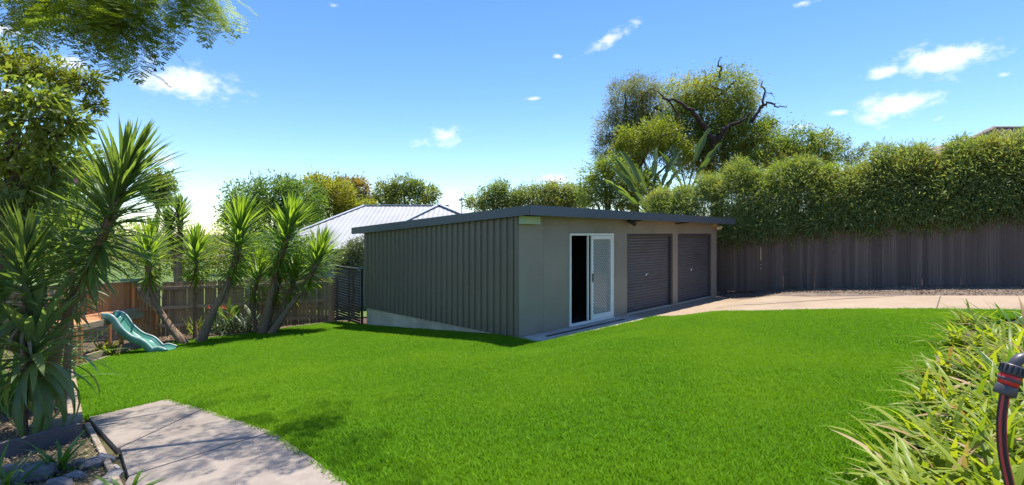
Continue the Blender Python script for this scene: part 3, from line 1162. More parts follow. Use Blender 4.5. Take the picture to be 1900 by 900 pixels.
s = -3.2
lap = 0
while s < flen + 3.6:
    w = rng.uniform(.098, .128)
    lap = 1 - lap
    p = FA + fdir * (s + w / 2) + fnor * (.010 * lap + rng.normal() * .002)
    zb = fz(s, 0) - rng.uniform(0, .03)
    zt = fz(s, 1) + rng.normal() * .012
    zg = gz(p.x, p.y)
    p.z = max(zb, zg - .06) if zb > zg else zb
    boxobj('paling', 'wood_dark', fence_r, board_m(p, fang, w + .012, .009, zt - p.z, rng.normal() * .004))
    s += w + (0 if rng.random() < .92 else rng.uniform(.014, .018))
for s in np.arange(-2.7, flen + 3.6, 2.45):
    p = FA + fdir * (s + .5) - fnor * .10
    boxobj('post', 'wood_dark', fence_r, board_m((p.x, p.y, min(gz(p.x, p.y), fz(s, 0)) - .3), fang, .11, .10, fz(s, 1) - min(gz(p.x, p.y), fz(s, 0)) + .25))
for h in (.25, .8, 1.5):
    a = FA + fdir * -3.2 - fnor * .03
    b_ = FA + fdir * (flen + 3.6) - fnor * .03
    MB().bar((a.x, a.y, fz(-3.2, 0) + h), (b_.x, b_.y, fz(flen + 3.6, 0) + h), .04, .075).build('rail', M['wood_dark'], fence_r)

# left: weathered palings, posts and rails on this side
LA, LB = Vector((-5.75, 16.5, 0)), Vector((-15.0, 12.8, 0))
ldir = (LB - LA).normalized()
llen = (LB - LA).length
lang = math.atan2(ldir.y, ldir.x)
lnor = Vector((ldir.y, -ldir.x, 0))
if lnor.y > 0:
    lnor = -lnor
LH = 1.56
fence_l = root('paling_fence', (LA.x, LA.y, gz(LA.x, LA.y)), 'weathered brown paling fence behind the row of yuccas', 'fence')
s = 0.0
while s < llen:
    w = rng.uniform(.092, .112)
    p = LA + ldir * (s + w / 2) - lnor * (.0 if rng.random() < .6 else .012)
    p.z = -.87
    boxobj('paling', 'wood_grey', fence_l, board_m(p, lang, w, .016, LH + rng.normal() * .015, rng.normal() * .006))
    s += w + rng.uniform(.002, .01)
for s in np.arange(.15, llen, 2.35):
    p = LA + ldir * s + lnor * .10
    boxobj('post', 'wood_rail', fence_l, board_m((p.x, p.y, -1.2), lang, .11, .07, LH + .33))
for h in (.30, .82, 1.38):
    for s0 in np.arange(.15, llen, 2.35):
        a = LA + ldir * s0 + lnor * .04
        b_ = LA + ldir * min(s0 + 2.34, llen) + lnor * .04
        MB().bar((a.x, a.y, -.87 + h), (b_.x, b_.y, -.87 + h), .05, .09).build('rail', M['wood_rail'], fence_l)

# charcoal slatted screen closing the gap behind the shed
ga, gb = Vector((-4.34, 14.66, 0)), Vector((-5.62, 16.22, 0))
gdir = (gb - ga).normalized()
gl = (gb - ga).length
gang = math.atan2(gdir.y, gdir.x)
scr = root('slatted_screen', (ga.x, ga.y, gz(ga.x, ga.y)), 'charcoal horizontal slat screen between shed and weathered fence', 'screen')
for s in (.04, gl * .5, gl - .04):
    p = ga + gdir * s
    zb = gz(p.x, p.y)
    boxobj('post', 'screen', scr, board_m((p.x + .03, p.y + .03, zb - .2), gang, .065, .05, 1.05 + .2 - zb))
nsl = 20
for i in range(nsl):
    z = -.52 + i * .0775
    p = ga.lerp(gb, .5)
    boxobj('slat', 'screen', scr, board_m((p.x - .025, p.y - .03, z), gang, gl, .018, .058))
pc = ga.lerp(gb, .5)
boxobj('cap_rail', 'screen', scr, board_m((pc.x, pc.y, 1.052), gang, gl + .06, .10, .03))

# ------------------------------------------------------------------ neighbouring houses
# grey corrugated hip roof beyond the weathered fence
hs = root('neighbour_house', (-6.5, 24, -1.2), 'pale weatherboard house with light grey corrugated hip roof', 'house')


def corr_face(c0, c1, r1, r0, pitch, amp, name, mat, parent):
    """quad roof face: eave c0-c1, ridge r0-r1 (r0 above c0 side); ribs run up the slope"""
    c0, c1, r0, r1 = map(Vector, (c0, c1, r0, r1))
    e = (c1 - c0)
    ed = e.normalized()
    up = (r0 - c0) - ed * (r0 - c0).dot(ed)
    H = up.length
    ud = up / H
    nrm = ed.cross(ud).normalized()
    if nrm.z < 0:
        nrm = -nrm
    s0, s1 = (r0 - c0).dot(ed), (r1 - c0).dot(ed)
    n = int(e.length / (pitch / 4))
    A, B = [], []
    for i in range(n + 1):
        s_ = e.length * i / n
        o = amp * math.cos(2 * math.pi * i / 4)
        if s_ < s0:
            h = H * s_ / max(s0, 1e-6)
        elif s_ > s1:
            h = H * (e.length - s_) / max(e.length - s1, 1e-6)
        else:
            h = H
        A.append(c0 + ed * s_ + nrm * o)
        B.append(c0 + ed * s_ + ud * max(h, .001) + nrm * o)
    return MB().strip(A, B).build(name, mat, parent)


EL = Vector((-10.1, 20.0, 1.50))
ER = Vector((-6.45, 20.0, 1.50))
RL = Vector((-7.0, 24.2, 3.42))
RR = Vector((-3.0, 24.2, 3.40))
ER2 = Vector((-2.0, 20.0, 1.5))
corr_face(EL, ER2, RR, RL, .2, .007, 'roof', M['zinc'], hs)
corr_face(Vector((-10.1, 28.4, 1.5)), EL, RL, RL, .2, .007, 'roof', M['zinc'], hs)
corr_face(Vector((-2.0, 28.4, 1.5)), Vector((-10.1, 28.4, 1.5)), RL, RR, .2, .007, 'roof', M['zinc'], hs)
corr_face(ER2, Vector((-2.0, 28.4, 1.5)), RR, RR, .2, .007, 'roof', M['zinc'], hs)
cap = MB().bar(EL + Vector((0, 0, .03)), RL + Vector((0, 0, .03)), .22, .03)
cap.build('hip_cap', M['ridge_cap'], hs)
MB().bar(RL + Vector((0, 0, .035)), RR + Vector((0, 0, .035)), .22, .03).build('ridge_cap', M['ridge_cap'], hs)
MB().bar((-10.15, 19.93, 1.44), (-2.0, 19.93, 1.44), .12, .12).build('gutter', M['gutter'], hs)
for i in range(17):                                   # lapped boards
    z = -1.2 + i * .155
    MB().hexa([(-9.6, 20.40, z), (-2.4, 20.40, z), (-2.4, 20.46, z), (-9.6, 20.46, z), (-9.6, 20.435, z + .16), (-2.4, 20.435, z + .16), (-2.4, 20.46, z + .16), (-9.6, 20.46, z + .16)]).build('weatherboard', M['weatherboard'], hs)
MB().box(-9.6, -2.4, 20.47, 28.0, -1.2, 1.42).build('wall', M['weatherboard'], hs)
# second wing with its own hips
pa = P3(815, 380, 22.5)
w0, w1 = Vector((-6.1, 19.2, 1.55)), Vector((1.2, 19.2, 1.55))
corr_face(w0, w1, pa + Vector((.15, 0, 0)), pa, .2, .007, 'roof', M['zinc'], hs)
corr_face(w1, Vector((1.2, 26, 1.55)), pa, pa, .2, .007, 'roof', M['zinc'], hs)
corr_face(Vector((-6.1, 26, 1.55)), w0, pa, pa, .2, .007, 'roof', M['zinc'], hs)
MB().bar(w0 + Vector((0, 0, .03)), pa + Vector((0, 0, .03)), .26, .03).build('hip_cap', M['ridge_cap'], hs)
MB().bar(w1 + Vector((0, 0, .03)), pa + Vector((0, 0, .03)), .26, .03).build('hip_cap', M['ridge_cap'], hs)
MB().box(-5.6, .8, 19.6, 20.36, -1.2, 1.5).build('wall', M['weatherboard'], hs)
vp = P3(857, 392, 20.6)
mb = MB().tube([vp - Vector((0, 0, .75)), vp + Vector((0, 0, .52))], .022, 8)
mast = mb.build('vent_pipe', M['gutter'], hs)
MB().tube([vp + Vector((.02, 0, .50)), vp + Vector((-.11, 0, .44))], [.035, .045], 8).build('vent_cowl', M['gutter'], mast)

# tiled roof beyond the bamboo
ht = root('neighbour_house', (19, 22, .6), 'house with brown-grey tiled roof behind the bamboo hedge', 'house')


def tiled(E0, RT0, xend, rows, tw=.30):
    """one tiled slope: eave corner E0, ridge corner RT0 (the hip joins them), running on to xend"""
    E1, RT1 = Vector((xend, E0.y, E0.z)), Vector((xend, RT0.y, RT0.z))
    slope_v = Vector((0, RT0.y - E0.y, RT0.z - E0.z))
    SL = slope_v.length
    sv = slope_v / SL
    nv = Vector((0, -sv.z, sv.y))
    V, Q = [], []
    for r in range(rows):
        s0, s1 = SL * r / rows, SL * (r + 1.12) / rows
        x = E0.x + (RT0.x - E0.x) * r / rows
        while x < xend - .35:
            k0 = len(V)
            lift = rng.uniform(0, .008)
            for c in range(5):
                base = Vector((x + tw * c / 4 * 1.02, E0.y, E0.z))
                o = .045 * (1 - math.cos(2 * math.pi * c / 4)) / 2
                V += [tuple(base + sv * s0), tuple(base + sv * s0 + nv * (.055 + o + lift)), tuple(base + sv * s1 + nv * (.012 + o))]
            for c in range(4):
                q = k0 + c * 3
                Q += [(q, q + 3, q + 4, q + 1), (q + 1, q + 4, q + 5, q + 2)]
            x += tw
    o = link_mesh('roof_tiles', np_mesh('roof_tiles', V, Q, M['tile']), ht)
    o['kind'] = 'stuff'
    yb2 = 2 * RT0.y - E0.y
    dn = Vector((0, 0, .05))
    MB().hexa([tuple(q) for q in (E0, E1, RT1, RT0, E0 - dn, E1 - dn, RT1 - dn, RT0 - dn)]).build('roof_deck', M['brickwall'], ht)
    MB().poly([RT0, RT1, (xend, yb2, E0.z), (E0.x, yb2, E0.z)]).build('back_roof', M['tile'], ht)
    MB().poly([E0, RT0, (E0.x, yb2, E0.z)]).build('hip_roof', M['tile'], ht)
    MB().tube([E0 + nv * .1, RT0 + nv * .1], .10, 8).build('hip_cap', M['tile'], ht, True)
    n = int((xend - RT0.x) / .42)
    for i in range(n):
        x = RT0.x + i * .42
        MB().tube([(x, RT0.y, RT0.z + .07), (x + .44, RT0.y, RT0.z + .09)], .10, 8).build('ridge_tile', M['tile'], ht, True)
    MB().box(E0.x + .6, xend - .5, E0.y + .6, yb2 - .6, -1.0, E0.z).build('wall', M['brickwall'], ht)


rm = P3(1842, 241, 25)
tiled(Vector((P3(1715, 300, 20).x, 20.6, 4.7)), Vector((rm.x, 25, rm.z)), 34, 20)
tiled(Vector((14.2, 18.0, 3.8)), Vector((14.9, 20.5, 5.05)), 20.5, 9)

# ------------------------------------------------------------------ play platform and slide
zg_ = -.80
play = root('play_platform', (-9.9, 12.2, gz(-9.9, 12.2)), 'timber play platform with board railing beside the green slide', 'play platform')


def post(p, h, w=.07, nm='post'):
    z = gz(p[0], p[1]) - .12
    return boxobj(nm, 'wood_play', play, board_m((p[0], p[1], z), R(8), w, w, h - z))


DKZ = .13
for p, h in (((-9.32, 11.0), DKZ - .03), ((-9.24, 10.78), DKZ - .03), ((-9.46, 12.75), .84), ((-10.2, 12.9), .84), ((-10.05, 11.0), .80), ((-9.42, 12.28), .2)):
    post(p, h)
for i in range(9):                                     # deck boards
    y = 10.98 + i * .205
    MB().box(-10.22, -9.36, y, y + .19, DKZ - .03, DKZ).build('deck_board', M['wood_play'], play)
MB().box(-9.36, -9.32, 10.75, 12.9, DKZ - .14, DKZ - .002).build('deck_beam', M['wood_rail'], play)
MB().box(-10.26, -10.22, 10.95, 12.9, DKZ - .14, DKZ - .002).build('deck_beam', M['wood_play'], play)
MB().box(-9.52, -9.34, 12.22, 12.72, DKZ + .0, DKZ + .10).build('step_board', M['wood_rail'], play)
a_, b_ = Vector((-9.98, 12.25, 0)), Vector((-9.56, 13.0, 0))
dv_ = (b_ - a_)
an_ = math.atan2(dv_.y, dv_.x)
for i in range(8):
    p = a_.lerp(b_, (i + .5) / 8)
    boxobj('rail_board', 'wood_play', play, board_m((p.x, p.y, DKZ + .06), an_, .088, .02, .66))
a2_, b2_ = Vector((-10.32, 11.55, 0)), a_
for i in range(7):
    p = a2_.lerp(b2_, (i + .5) / 7)
    boxobj('rail_board', 'wood_play', play, board_m((p.x, p.y, DKZ + .06), math.atan2((b2_ - a2_).y, (b2_ - a2_).x), .065, .02, .66))
MB().bar((a_.x, a_.y, DKZ + .74), (b_.x, b_.y, DKZ + .74), .09, .035).build('cap_rail', M['wood_rail'], play)
MB().bar((a2_.x, a2_.y, DKZ + .74), (b2_.x, b2_.y, DKZ + .738), .09, .033).build('cap_rail', M['wood_rail'], play)
r0_, r1_ = Vector((-9.56, 12.98, .50)), Vector((-9.27, 13.22, .10))
MB().bar(r0_, r1_, .07, .05).build('stair_rail', M['wood_play'], play)
MB().bar(r0_ - Vector((0, 0, .62)), r1_ - Vector((0, 0, .62)), .05, .12).build('stair_stringer', M['wood_play'], play)
for i in range(5):
    p = r0_.lerp(r1_, (i + .3) / 5)
    boxobj('baluster', 'wood_play', play, board_m((p.x, p.y, p.z - .62), an_, .045, .03, .60))
boxobj('post', 'wood_play', play, board_m((-9.25, 13.24, -.95), an_, .08, .08, 1.05))
k0_, k1_ = hit(160, 672), hit(262, 641)
MB().bar(k0_ + Vector((0, 0, .06)), k1_ + Vector((0, 0, .06)), .05, .20).build('kick_board', M['wood_rail'], play)
MB().bar((-9.4, 12.1, .02), (-9.42, 12.75, -.55), .05, .14).build('brace', M['wood_play'], play)

# slide: moulded trough with raised lips, wavy profile
sd_ = root('slide', (-7.95, 11.9, gz(-7.95, 11.9)), 'green plastic wavy play slide running onto the lawn', 'slide')
xs_ = np.linspace(0, 1, 26)
prof = smooth_pts([(-9.42, 0, DKZ + .035), (-9.22, 0, DKZ + .01), (-9.0, 0, -.14), (-8.76, 0, -.33), (-8.5, 0, -.43), (-8.28, 0, -.62), (-8.12, 0, gz(-8.12, 11.9) + .06), (-7.93, 0, gz(-7.93, 11.9) + .04)], 5)
sec = [(-.235, -.055), (-.24, .075), (-.225, .088), (-.205, .088), (-.19, .075), (-.175, .0), (-.09, -.012), (0, -.016), (.09, -.012), (.175, .0), (.19, .075), (.205, .088), (.225, .088), (.24, .075), (.235, -.055)]
V, Q = [], []
npf = len(prof)
for i, p in enumerate(prof):
    t = (prof[min(i + 1, npf - 1)] - prof[max(i - 1, 0)]).normalized()
    up = Vector((-t.z, 0, t.x))
    if up.z < 0:
        up = -up
    fade = 1 if i < npf - 5 else .35 + .65 * (npf - 1 - i) / 5
    for (a, h) in sec:
        hh = h * fade if h > .03 else (h * (.35 if i >= npf - 3 else 1) if h < -.05 else h)
        q = p + up * hh
        V.append((q.x, 11.88 + a * .86, q.z))
ns = len(sec)
for i in range(npf - 1):
    for k in range(ns - 1):
        Q.append((i * ns + k, i * ns + k + 1, (i + 1) * ns + k + 1, (i + 1) * ns + k))
me = np_mesh('chute', V, Q, M['slide'], True)
chute = link_mesh('chute', me, sd_)
md = chute.modifiers.new('thick', 'SOLIDIFY')
md.thickness = .008
for sg in (-1, 1):                                     # lip along each side, its highlight put into the pale colour
    lp_ = [Vector(V[i * ns + (2 if sg < 0 else 11)]) + Vector((0, sg * -.008, .006)) for i in range(npf)]
    MB().tube(lp_, .012, 6).build('lip', M['slide_lip'], chute, True)

# ------------------------------------------------------------------ garden edging, rocks
def edging(label, pts, w, h, mat, up=.05, name='garden_edging'):
    e = root(name, pts[0], label, 'edging')
    for a, b_ in zip(pts[:-1], pts[1:]):
        a, b_ = Vector(a), Vector(b_)
        a.z, b_.z = gz(a.x, a.y) + up - h / 2, gz(b_.x, b_.y) + up - h / 2
        MB().bar(a, b_, w, h).build('board', M[mat], e, bevel=.006)
    return e


shift = Vector((-.06, .05, 0))
edging('thin weathered timber edging between lawn and yucca bed', [p + shift for p in bed_edge[2:]] + [Vector((-5.3, 16.0, 0))], .03, .14, 'wood_edge', .035)
edging('pale timber edging at the foot of the play platform', [p + shift for p in bed_edge[:3]], .05, .14, 'wood_edge', .035)
e0, e1 = hit(137, 690), hit(148, 774)
edging('chunky pale timber sleeper between garden bed and lawn', [e0 + Vector((-.08, 0, 0)), e1 + Vector((-.06, 0, 0))], .14, .16, 'wood_edge', .06)
edging('dark grey board edging below the dracaena', [hit(-60, 862), hit(150, 806)], .045, .22, 'board_dark', .13)
edging('old brown timber sleeper behind the grey board', [hit(40, 806), hit(150, 778)], .10, .16, 'wood_edge', .07)
edging('sunken timber strip along the rocks and path', [hit(162, 783), hit(190, 836), hit(222, 900)], .05, .12, 'wood_edge', -.005)


def rock(x, y, sx, sy, sz, rot):
    bm = bmesh.new()
    bmesh.ops.create_icosphere(bm, subdivisions=2, radius=1)
    dirs = [Vector(rng.normal(size=3)).normalized() for _ in range(11)]
    lim = [rng.uniform(.55, .85) for _ in dirs]
    for v in bm.verts:
        for d, l_ in zip(dirs, lim):
            k = v.co.dot(d)
            if k > l_:
                v.co -= d * (k - l_)
        v.co += Vector(rng.normal(size=3)) * .02
        v.co = Vector((v.co.x * sx, v.co.y * sy, v.co.z * sz))
    me = bpy.data.meshes.new('rock')
    bm.to_mesh(me)
    bm.free()
    me.materials.append(M['rock'])
    o = bpy.data.objects.new('rock', me)
    o.location = (x, y, gz(x, y) + sz * .28 - .045)
    o.rotation_euler = (rng.uniform(-.3, .3), rng.uniform(-.3, .3), rot)
    COL.objects.link(o)
    return tag(o, 'grey bluestone rock in the pile between path and garden bed', 'rock', 'rocks beside the path')


for (px, py, w) in ((172, 858, 62), (196, 846, 40), (210, 880, 50), (185, 897, 56), (140, 878, 44), (60, 880, 80), (30, 893, 55), (105, 895, 56), (150, 852, 36),
                    (72, 862, 40), (22, 862, 46), (228, 905, 30), (215, 862, 26), (120, 862, 26), (155, 915, 60), (60, 915, 70), (0, 905, 60)):
    h = hit(px, py)
    sz_ = w / FPX * h.y * .5
    rock(h.x, h.y, sz_ * 1.0, sz_ * rng.uniform(.6, .8), sz_ * rng.uniform(.45, .65), rng.uniform(-.6, .9))

# ------------------------------------------------------------------ bamboo hedge
hed_off = -fnor * .62
tops = [(1226, 350), (1268, 346), (1318, 322), (1372, 298), (1400, 316), (1448, 306), (1490, 292), (1540, 312), (1590, 303), (1642, 272), (1697, 268),
        (1745, 304), (1788, 262), (1828, 258), (1880, 250), (1940, 246), (2010, 255)]
spec_lab = {3: 'slim bamboo clump with a pointed tuft in front of the gnarled tree', 9: 'tall bamboo clump beside a gap showing the tiled roof',
            10: 'round-headed tall bamboo clump in front of the tiled roof', 14: 'tallest bamboo clump right below the tiled ridge',
            0: 'low bamboo clump at the foot of the giant strelitzia', 12: 'tall spiky bamboo clump left of the tiled ridge'}
H0 = FA + hed_off
for i, (px, py) in enumerate(tops):
    k = (px - 950) / FPX
    # where this sight line meets the hedge line
    s_ = (k * H0.y - H0.x) / (fdir.x - k * fdir.y)
    p = H0 + fdir * s_
    topz = CAMZ + (HOR - py) / FPX * p.y
    ft = fz(s_, 1)
    zb = gz(p.x, p.y)
    h = topz - ft
    sp_ = .62
    t = root('bamboo_clump', (p.x, p.y, zb), spec_lab.get(i, 'leafy bamboo clump in the hedge above the dark paling fence'), 'bamboo', 'bamboo hedge along the dark fence')
    f1 = p + fnor * .34
    bl = [((f1.x, f1.y, ft + .22), (.66, .52, .45)), ((p.x + fnor.x * .2, p.y + fnor.y * .2, ft + (h - .5) * .5), (.56, .58, max(.36, (h - .5) * .58))),
          ((p.x + rng.normal() * .08, p.y, topz - .42), (.36 + .14 * rng.random(), .42, .40))]
    if i in (3, 9, 12, 14):
        bl[2] = ((p.x, p.y, topz - .48), (.30, .34, .50))
    P_, D_, C_ = crown_points(bl, 11500, 34, .18, .5, .6, .3)
    foliage('foliage', P_, D_, .16, .027, M['bamboo'], t)
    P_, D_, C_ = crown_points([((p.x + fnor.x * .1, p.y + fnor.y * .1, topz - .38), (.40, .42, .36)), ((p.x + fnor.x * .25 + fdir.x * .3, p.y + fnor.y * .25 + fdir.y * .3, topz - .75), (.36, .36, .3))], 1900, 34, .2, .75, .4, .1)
    foliage('sunlit_crest', P_, D_, .15, .024, M['bamboo_sunlit'], t)  # yellower leaves around each top paint in the sunlit crest
    cm = MB()
    for q in range(7):
        a = rng.uniform(0, 6.28)
        tp = Vector((p.x + math.cos(a) * .4, p.y + math.sin(a) * .35, topz - rng.uniform(.1, .7)))
        cm.tube(wob(Vector((p.x + math.cos(a) * .2, p.y + math.sin(a) * .2, zb - .1)), tp, 5, .015), np.linspace(.02, .006, 6), 6)
    cm.build('culms', M['culm'], t, True)

# ------------------------------------------------------------------ trees beyond the fences
TG = 'trees far beyond the roofs'
far = lambda px, Y, z=-1.0: Vector(((px - 950) / FPX * Y, Y, gz((px - 950) / FPX * Y, Y)))
tree('broadleaf_tree', 'broad dark green tree rising behind the yuccas', far(500, 38), pxblobs([(465, 375, 42, 36), (512, 362, 46, 34), (560, 372, 40, 36), (490, 415, 60, 40), (560, 420, 46, 34), (440, 400, 26, 26), (530, 345, 24, 14)], 38, .8), 20000, (.24, .10), 'gum_a', TG, .35, cr=.19)
tree('gum_tree', 'yellow-green tree behind the grey corrugated roof', far(615, 42), pxblobs([(585, 352, 30, 22), (622, 362, 34, 26), (605, 390, 44, 28), (645, 385, 30, 18)], 42, .8), 12000, (.24, .10), 'gum_b', TG, .3, cr=.2)
tree('gum_tree', 'orange-brown gum tree beside the yellow-green tree', far(655, 46), pxblobs([(640, 345, 20, 16), (662, 352, 20, 20), (655, 375, 32, 18), (594, 333, 14, 8)], 46, .8), 7000, (.24, .10), 'gum_c', TG, .3, cr=.22)
tree('gum_tree', 'olive gum tree with open crown above the roof ridge', far(752, 48), pxblobs([(716, 356, 26, 13), (748, 340, 24, 12), (770, 350, 20, 12), (790, 362, 26, 12), (750, 374, 56, 11), (706, 376, 20, 8), (735, 362, 22, 12)], 48, .8), 9000, (.28, .10), 'gum_d', TG, .3, cr=.22, limbs=22)
tree('shrub_tree', 'small yellow-green treetop peeping over the ridge', far(684, 44), pxblobs([(682, 381, 16, 8)], 44), 1200, (.26, .11), 'gum_b', TG, .15)
for (lab, blobs) in (('feathery olive tree above the middle of the shed roof', [(915, 360, 26, 13), (930, 346, 16, 9), (888, 377, 26, 10), (944, 372, 30, 14), (915, 382, 40, 10)]),
                     ('wide olive tree between two others above the shed roof', [(978, 360, 30, 10), (1010, 353, 30, 10), (990, 374, 48, 14), (1025, 376, 30, 12)]),
                     ('dark olive tree above the shed roof beside the green thicket', [(1044, 354, 24, 12), (1072, 368, 30, 14), (1045, 378, 44, 12)])):
    tree('gum_tree', lab, far(blobs[0][0], 50), pxblobs(blobs, 50, .9), 8000, (.28, .085), 'gum_d', TG, .28, cr=.26, limbs=30, shell=.25)
tree('broadleaf_tree', 'dark round treetop behind the big leaning yucca', far(290, 34), pxblobs([(290, 345, 26, 24), (300, 360, 22, 20)], 34), 4000, (.24, .10), 'gum_d', TG, .2)

NG = 'trees behind the shed and hedge'
tree('casuarina_tree', 'fine-leaved grey-green tree on the shady side of the gnarled tree', far(1180, 30), pxblobs([(1160, 195, 34, 44), (1190, 170, 32, 32), (1215, 200, 30, 48), (1150, 240, 42, 42), (1130, 280, 34, 30), (1195, 250, 40, 50)], 30, .8), 30000, (.19, .032), 'grey_leaf', NG, .3, 'bark_dark', cr=.16, limbs=40, shell=.3, droop=.0)
gn = tree('gnarled_tree', 'big gnarled old tree with dark twisted limbs and dead branches', far(1330, 27), pxblobs([(1275, 175, 50, 32), (1345, 170, 52, 40), (1375, 202, 30, 38), (1300, 215, 60, 36), (1250, 240, 36, 32), (1345, 255, 56, 44), (1400, 265, 60, 44), (1300, 290, 55, 40), (1418, 232, 18, 14)], 27, .8), 58000, (.13, .052), 'big_leaf', NG, .38, 'bark_dark', cr=.19, limbs=40, shell=.4)
dm = MB()
for pts, r in (([(1325, 300, 26), (1332, 262, 25.4), (1308, 228, 25), (1290, 200, 24.6), (1262, 184, 24.5), (1232, 178, 24.4)], .24),
               ([(1332, 262, 25.4), (1352, 236, 25), (1378, 222, 24.8), (1402, 206, 24.7)], .2),
               ([(1272, 226, 24.8), (1256, 196, 24.6), (1232, 172, 24.5), (1214, 158, 24.5)], .09),
               ([(1402, 222, 25), (1420, 196, 24.9), (1428, 172, 24.9), (1424, 148, 25)], .12),
               ([(1420, 196, 24.9), (1440, 186, 24.9), (1452, 194, 24.8), (1470, 190, 24.8)], .09), ([(1428, 172, 24.9), (1440, 168, 25), (1446, 178, 25)], .03),
               ([(1340, 140, 26), (1344, 122, 26), (1338, 112, 26), (1346, 99, 26)], .09), ([(1344, 124, 26), (1350, 112, 26)], .03),
               ([(1318, 142, 26), (1312, 128, 26), (1306, 124, 26)], .04), ([(1300, 148, 26), (1290, 134, 26)], .03), ([(1440, 228, 25), (1462, 220, 25)], .04)):
    q = smooth_pts([P3(a, b2_, c) for a, b2_, c in pts], 4)
    q = [p + Vector(rng.normal(size=3)) * .05 for p in q]
    dm.tube([p + Vector((0, .45, 0)) for p in q], np.linspace(r * .75, r * .2, len(q)), 7)
dm.build('dead_branches', M['bark_dark'], gn, True)
tree('small_tree', 'lime-green leafy tree below the twisted limbs', far(1210, 25), pxblobs([(1180, 262, 40, 26), (1225, 252, 44, 30), (1160, 285, 30, 22), (1250, 280, 36, 28)], 25, .8), 12000, (.14, .05), 'lime_leaf', NG, .15, cr=.16)
tree('small_tree', 'green thicket tree over the end of the shed roof', far(1120, 24), pxblobs([(1120, 335, 44, 34), (1095, 360, 30, 28), (1160, 360, 44, 34), (1140, 310, 32, 22), (1185, 340, 40, 30)], 24, .8), 15000, (.14, .05), 'mid_leaf', NG, .15, cr=.16, shell=.4)
tree('small_tree', 'rounded mid-green tree between gnarled tree and bamboo', far(1480, 26), pxblobs([(1440, 285, 40, 34), (1480, 268, 40, 28), (1520, 275, 34, 32), (1500, 300, 50, 26), (1400, 310, 50, 30)], 26, .8), 18000, (.14, .055), 'mid_leaf', NG, .2, cr=.15)
tree('thin_tree', 'thin sparse gum tree showing sky through its twigs', far(1578, 30), pxblobs([(1560, 272, 12, 20), (1575, 290, 22, 18), (1600, 272, 12, 9), (1590, 285, 14, 12)], 30, .8), 1700, (.16, .05), 'gum_d', NG, .08, cr=.2, limbs=30, shell=.2)
tree('flowering_shrub', 'pale leafy shrub tucked between slat screen and weatherboard wall', far(655, 17.6), pxblobs([(655, 475, 26, 26), (640, 490, 22, 18), (668, 460, 18, 18)], 17.6, .8), 5000, (.09, .03), 'oleander', None, .06, cat='shrub')


for (px, Y, lab, bl, mt_) in ((330, 19, 'low dense shrub behind the weathered fence and bowed yucca', [(300, 470, 60, 40), (370, 478, 60, 36), (430, 470, 60, 44)], 'mid_leaf'),
                         (520, 18.6, 'leafy shrub behind the many-trunked yuccas', [(500, 476, 60, 40), (560, 480, 50, 34)], 'gum_a'),
                         (180, 17, 'tall shrub behind the play platform beyond the fence', [(120, 440, 70, 60), (210, 460, 70, 46), (40, 420, 80, 80)], 'lime_leaf')):
    tree('boundary_shrub', lab, far(px, Y), pxblobs(bl, Y, .8), 9000, (.12, .05), mt_, 'shrubs beyond the weathered fence', .08, cr=.16, shell=.45, cat='shrub')


# giant strelitzia with paddle leaves
def paddle(parent, b_, tip, width, mat='stre', stem=.45):
    b_, tip = Vector(b_), Vector(tip)
    L_ = (tip - b_).length
    d = (tip - b_).normalized()
    lean = Vector((d.x, d.y, 0))
    lean = lean.normalized() if lean.length > .05 else Vector((1, 0, 0))
    sd = d.cross(Vector((rng.normal() * .7, -1, rng.normal() * .5))).normalized()
    nr = sd.cross(d).normalized()
    mb = MB()
    pts = []
    n = 22
    for i in range(n + 1):
        s_ = i / n
        pts.append(b_ + d * L_ * s_ + lean * L_ * .18 * (s_ ** 2) - Vector((0, 0, 1)) * L_ * .10 * s_ ** 3)
    mb.tube(pts[:n // 2 + 2], np.linspace(.045, .02, n // 2 + 2), 6)
    A, C, B = [], [], []
    for i in range(n + 1):
        s_ = i / n
        if s_ < stem:
            continue
        u = (s_ - stem) / (1 - stem)
        w = width * math.sin(math.pi * min(.98, .08 + .9 * u)) ** .6 * .5
        rag = 1 + rng.uniform(-.10, .06) - (.45 if rng.random() < .16 else 0)
        A.append(pts[i] + sd * w * rag + nr * w * .35)
        C.append(pts[i])
        B.append(pts[i] - sd * w * rag + nr * w * .35)
    mb.strip(A, C).strip(C, B)
    o = mb.build('leaf', M[mat], parent, True)
    return o


st1 = root('giant_strelitzia', far(1205, 22.3), 'giant strelitzia with broad paddle leaves fanning behind the shed roof', 'plant', 'giant strelitzias')
bs = P3(1208, 400, 22.3)
MB().tube([far(1208, 22.3) - Vector((0, 0, .1)), bs.lerp(far(1208, 22.3), .4), bs], [.14, .12, .08], 8).build('trunk', M['bark'], st1, True)
for (x, y, w, dy) in ((1150, 292, .50, 0), (1178, 262, .50, .2), (1212, 252, .42, .4), (1238, 262, .46, .1), (1142, 322, .46, -.2), (1192, 300, .50, -.4), (1186, 350, .44, -.5), (1200, 370, .40, -.7), (1170, 305, .42, .4), (1228, 300, .44, .5), (1160, 345, .4, -.6), (1220, 335, .42, -.6), (1245, 300, .4, .3), (1165, 275, .4, .6)):
    q = P3(x, y, 22.3 + dy)
    paddle(st1, bs - Vector((0, 0, .3)), q, w * .68, stem=.50)
st2 = root('giant_strelitzia', far(1275, 23.5), 'giant strelitzia with upright paddle leaves in front of the gnarled trunk', 'plant', 'giant strelitzias')
bs = P3(1275, 360, 23.5)
MB().tube([far(1275, 23.5) - Vector((0, 0, .1)), bs], [.14, .08], 8).build('trunk', M['bark'], st2, True)
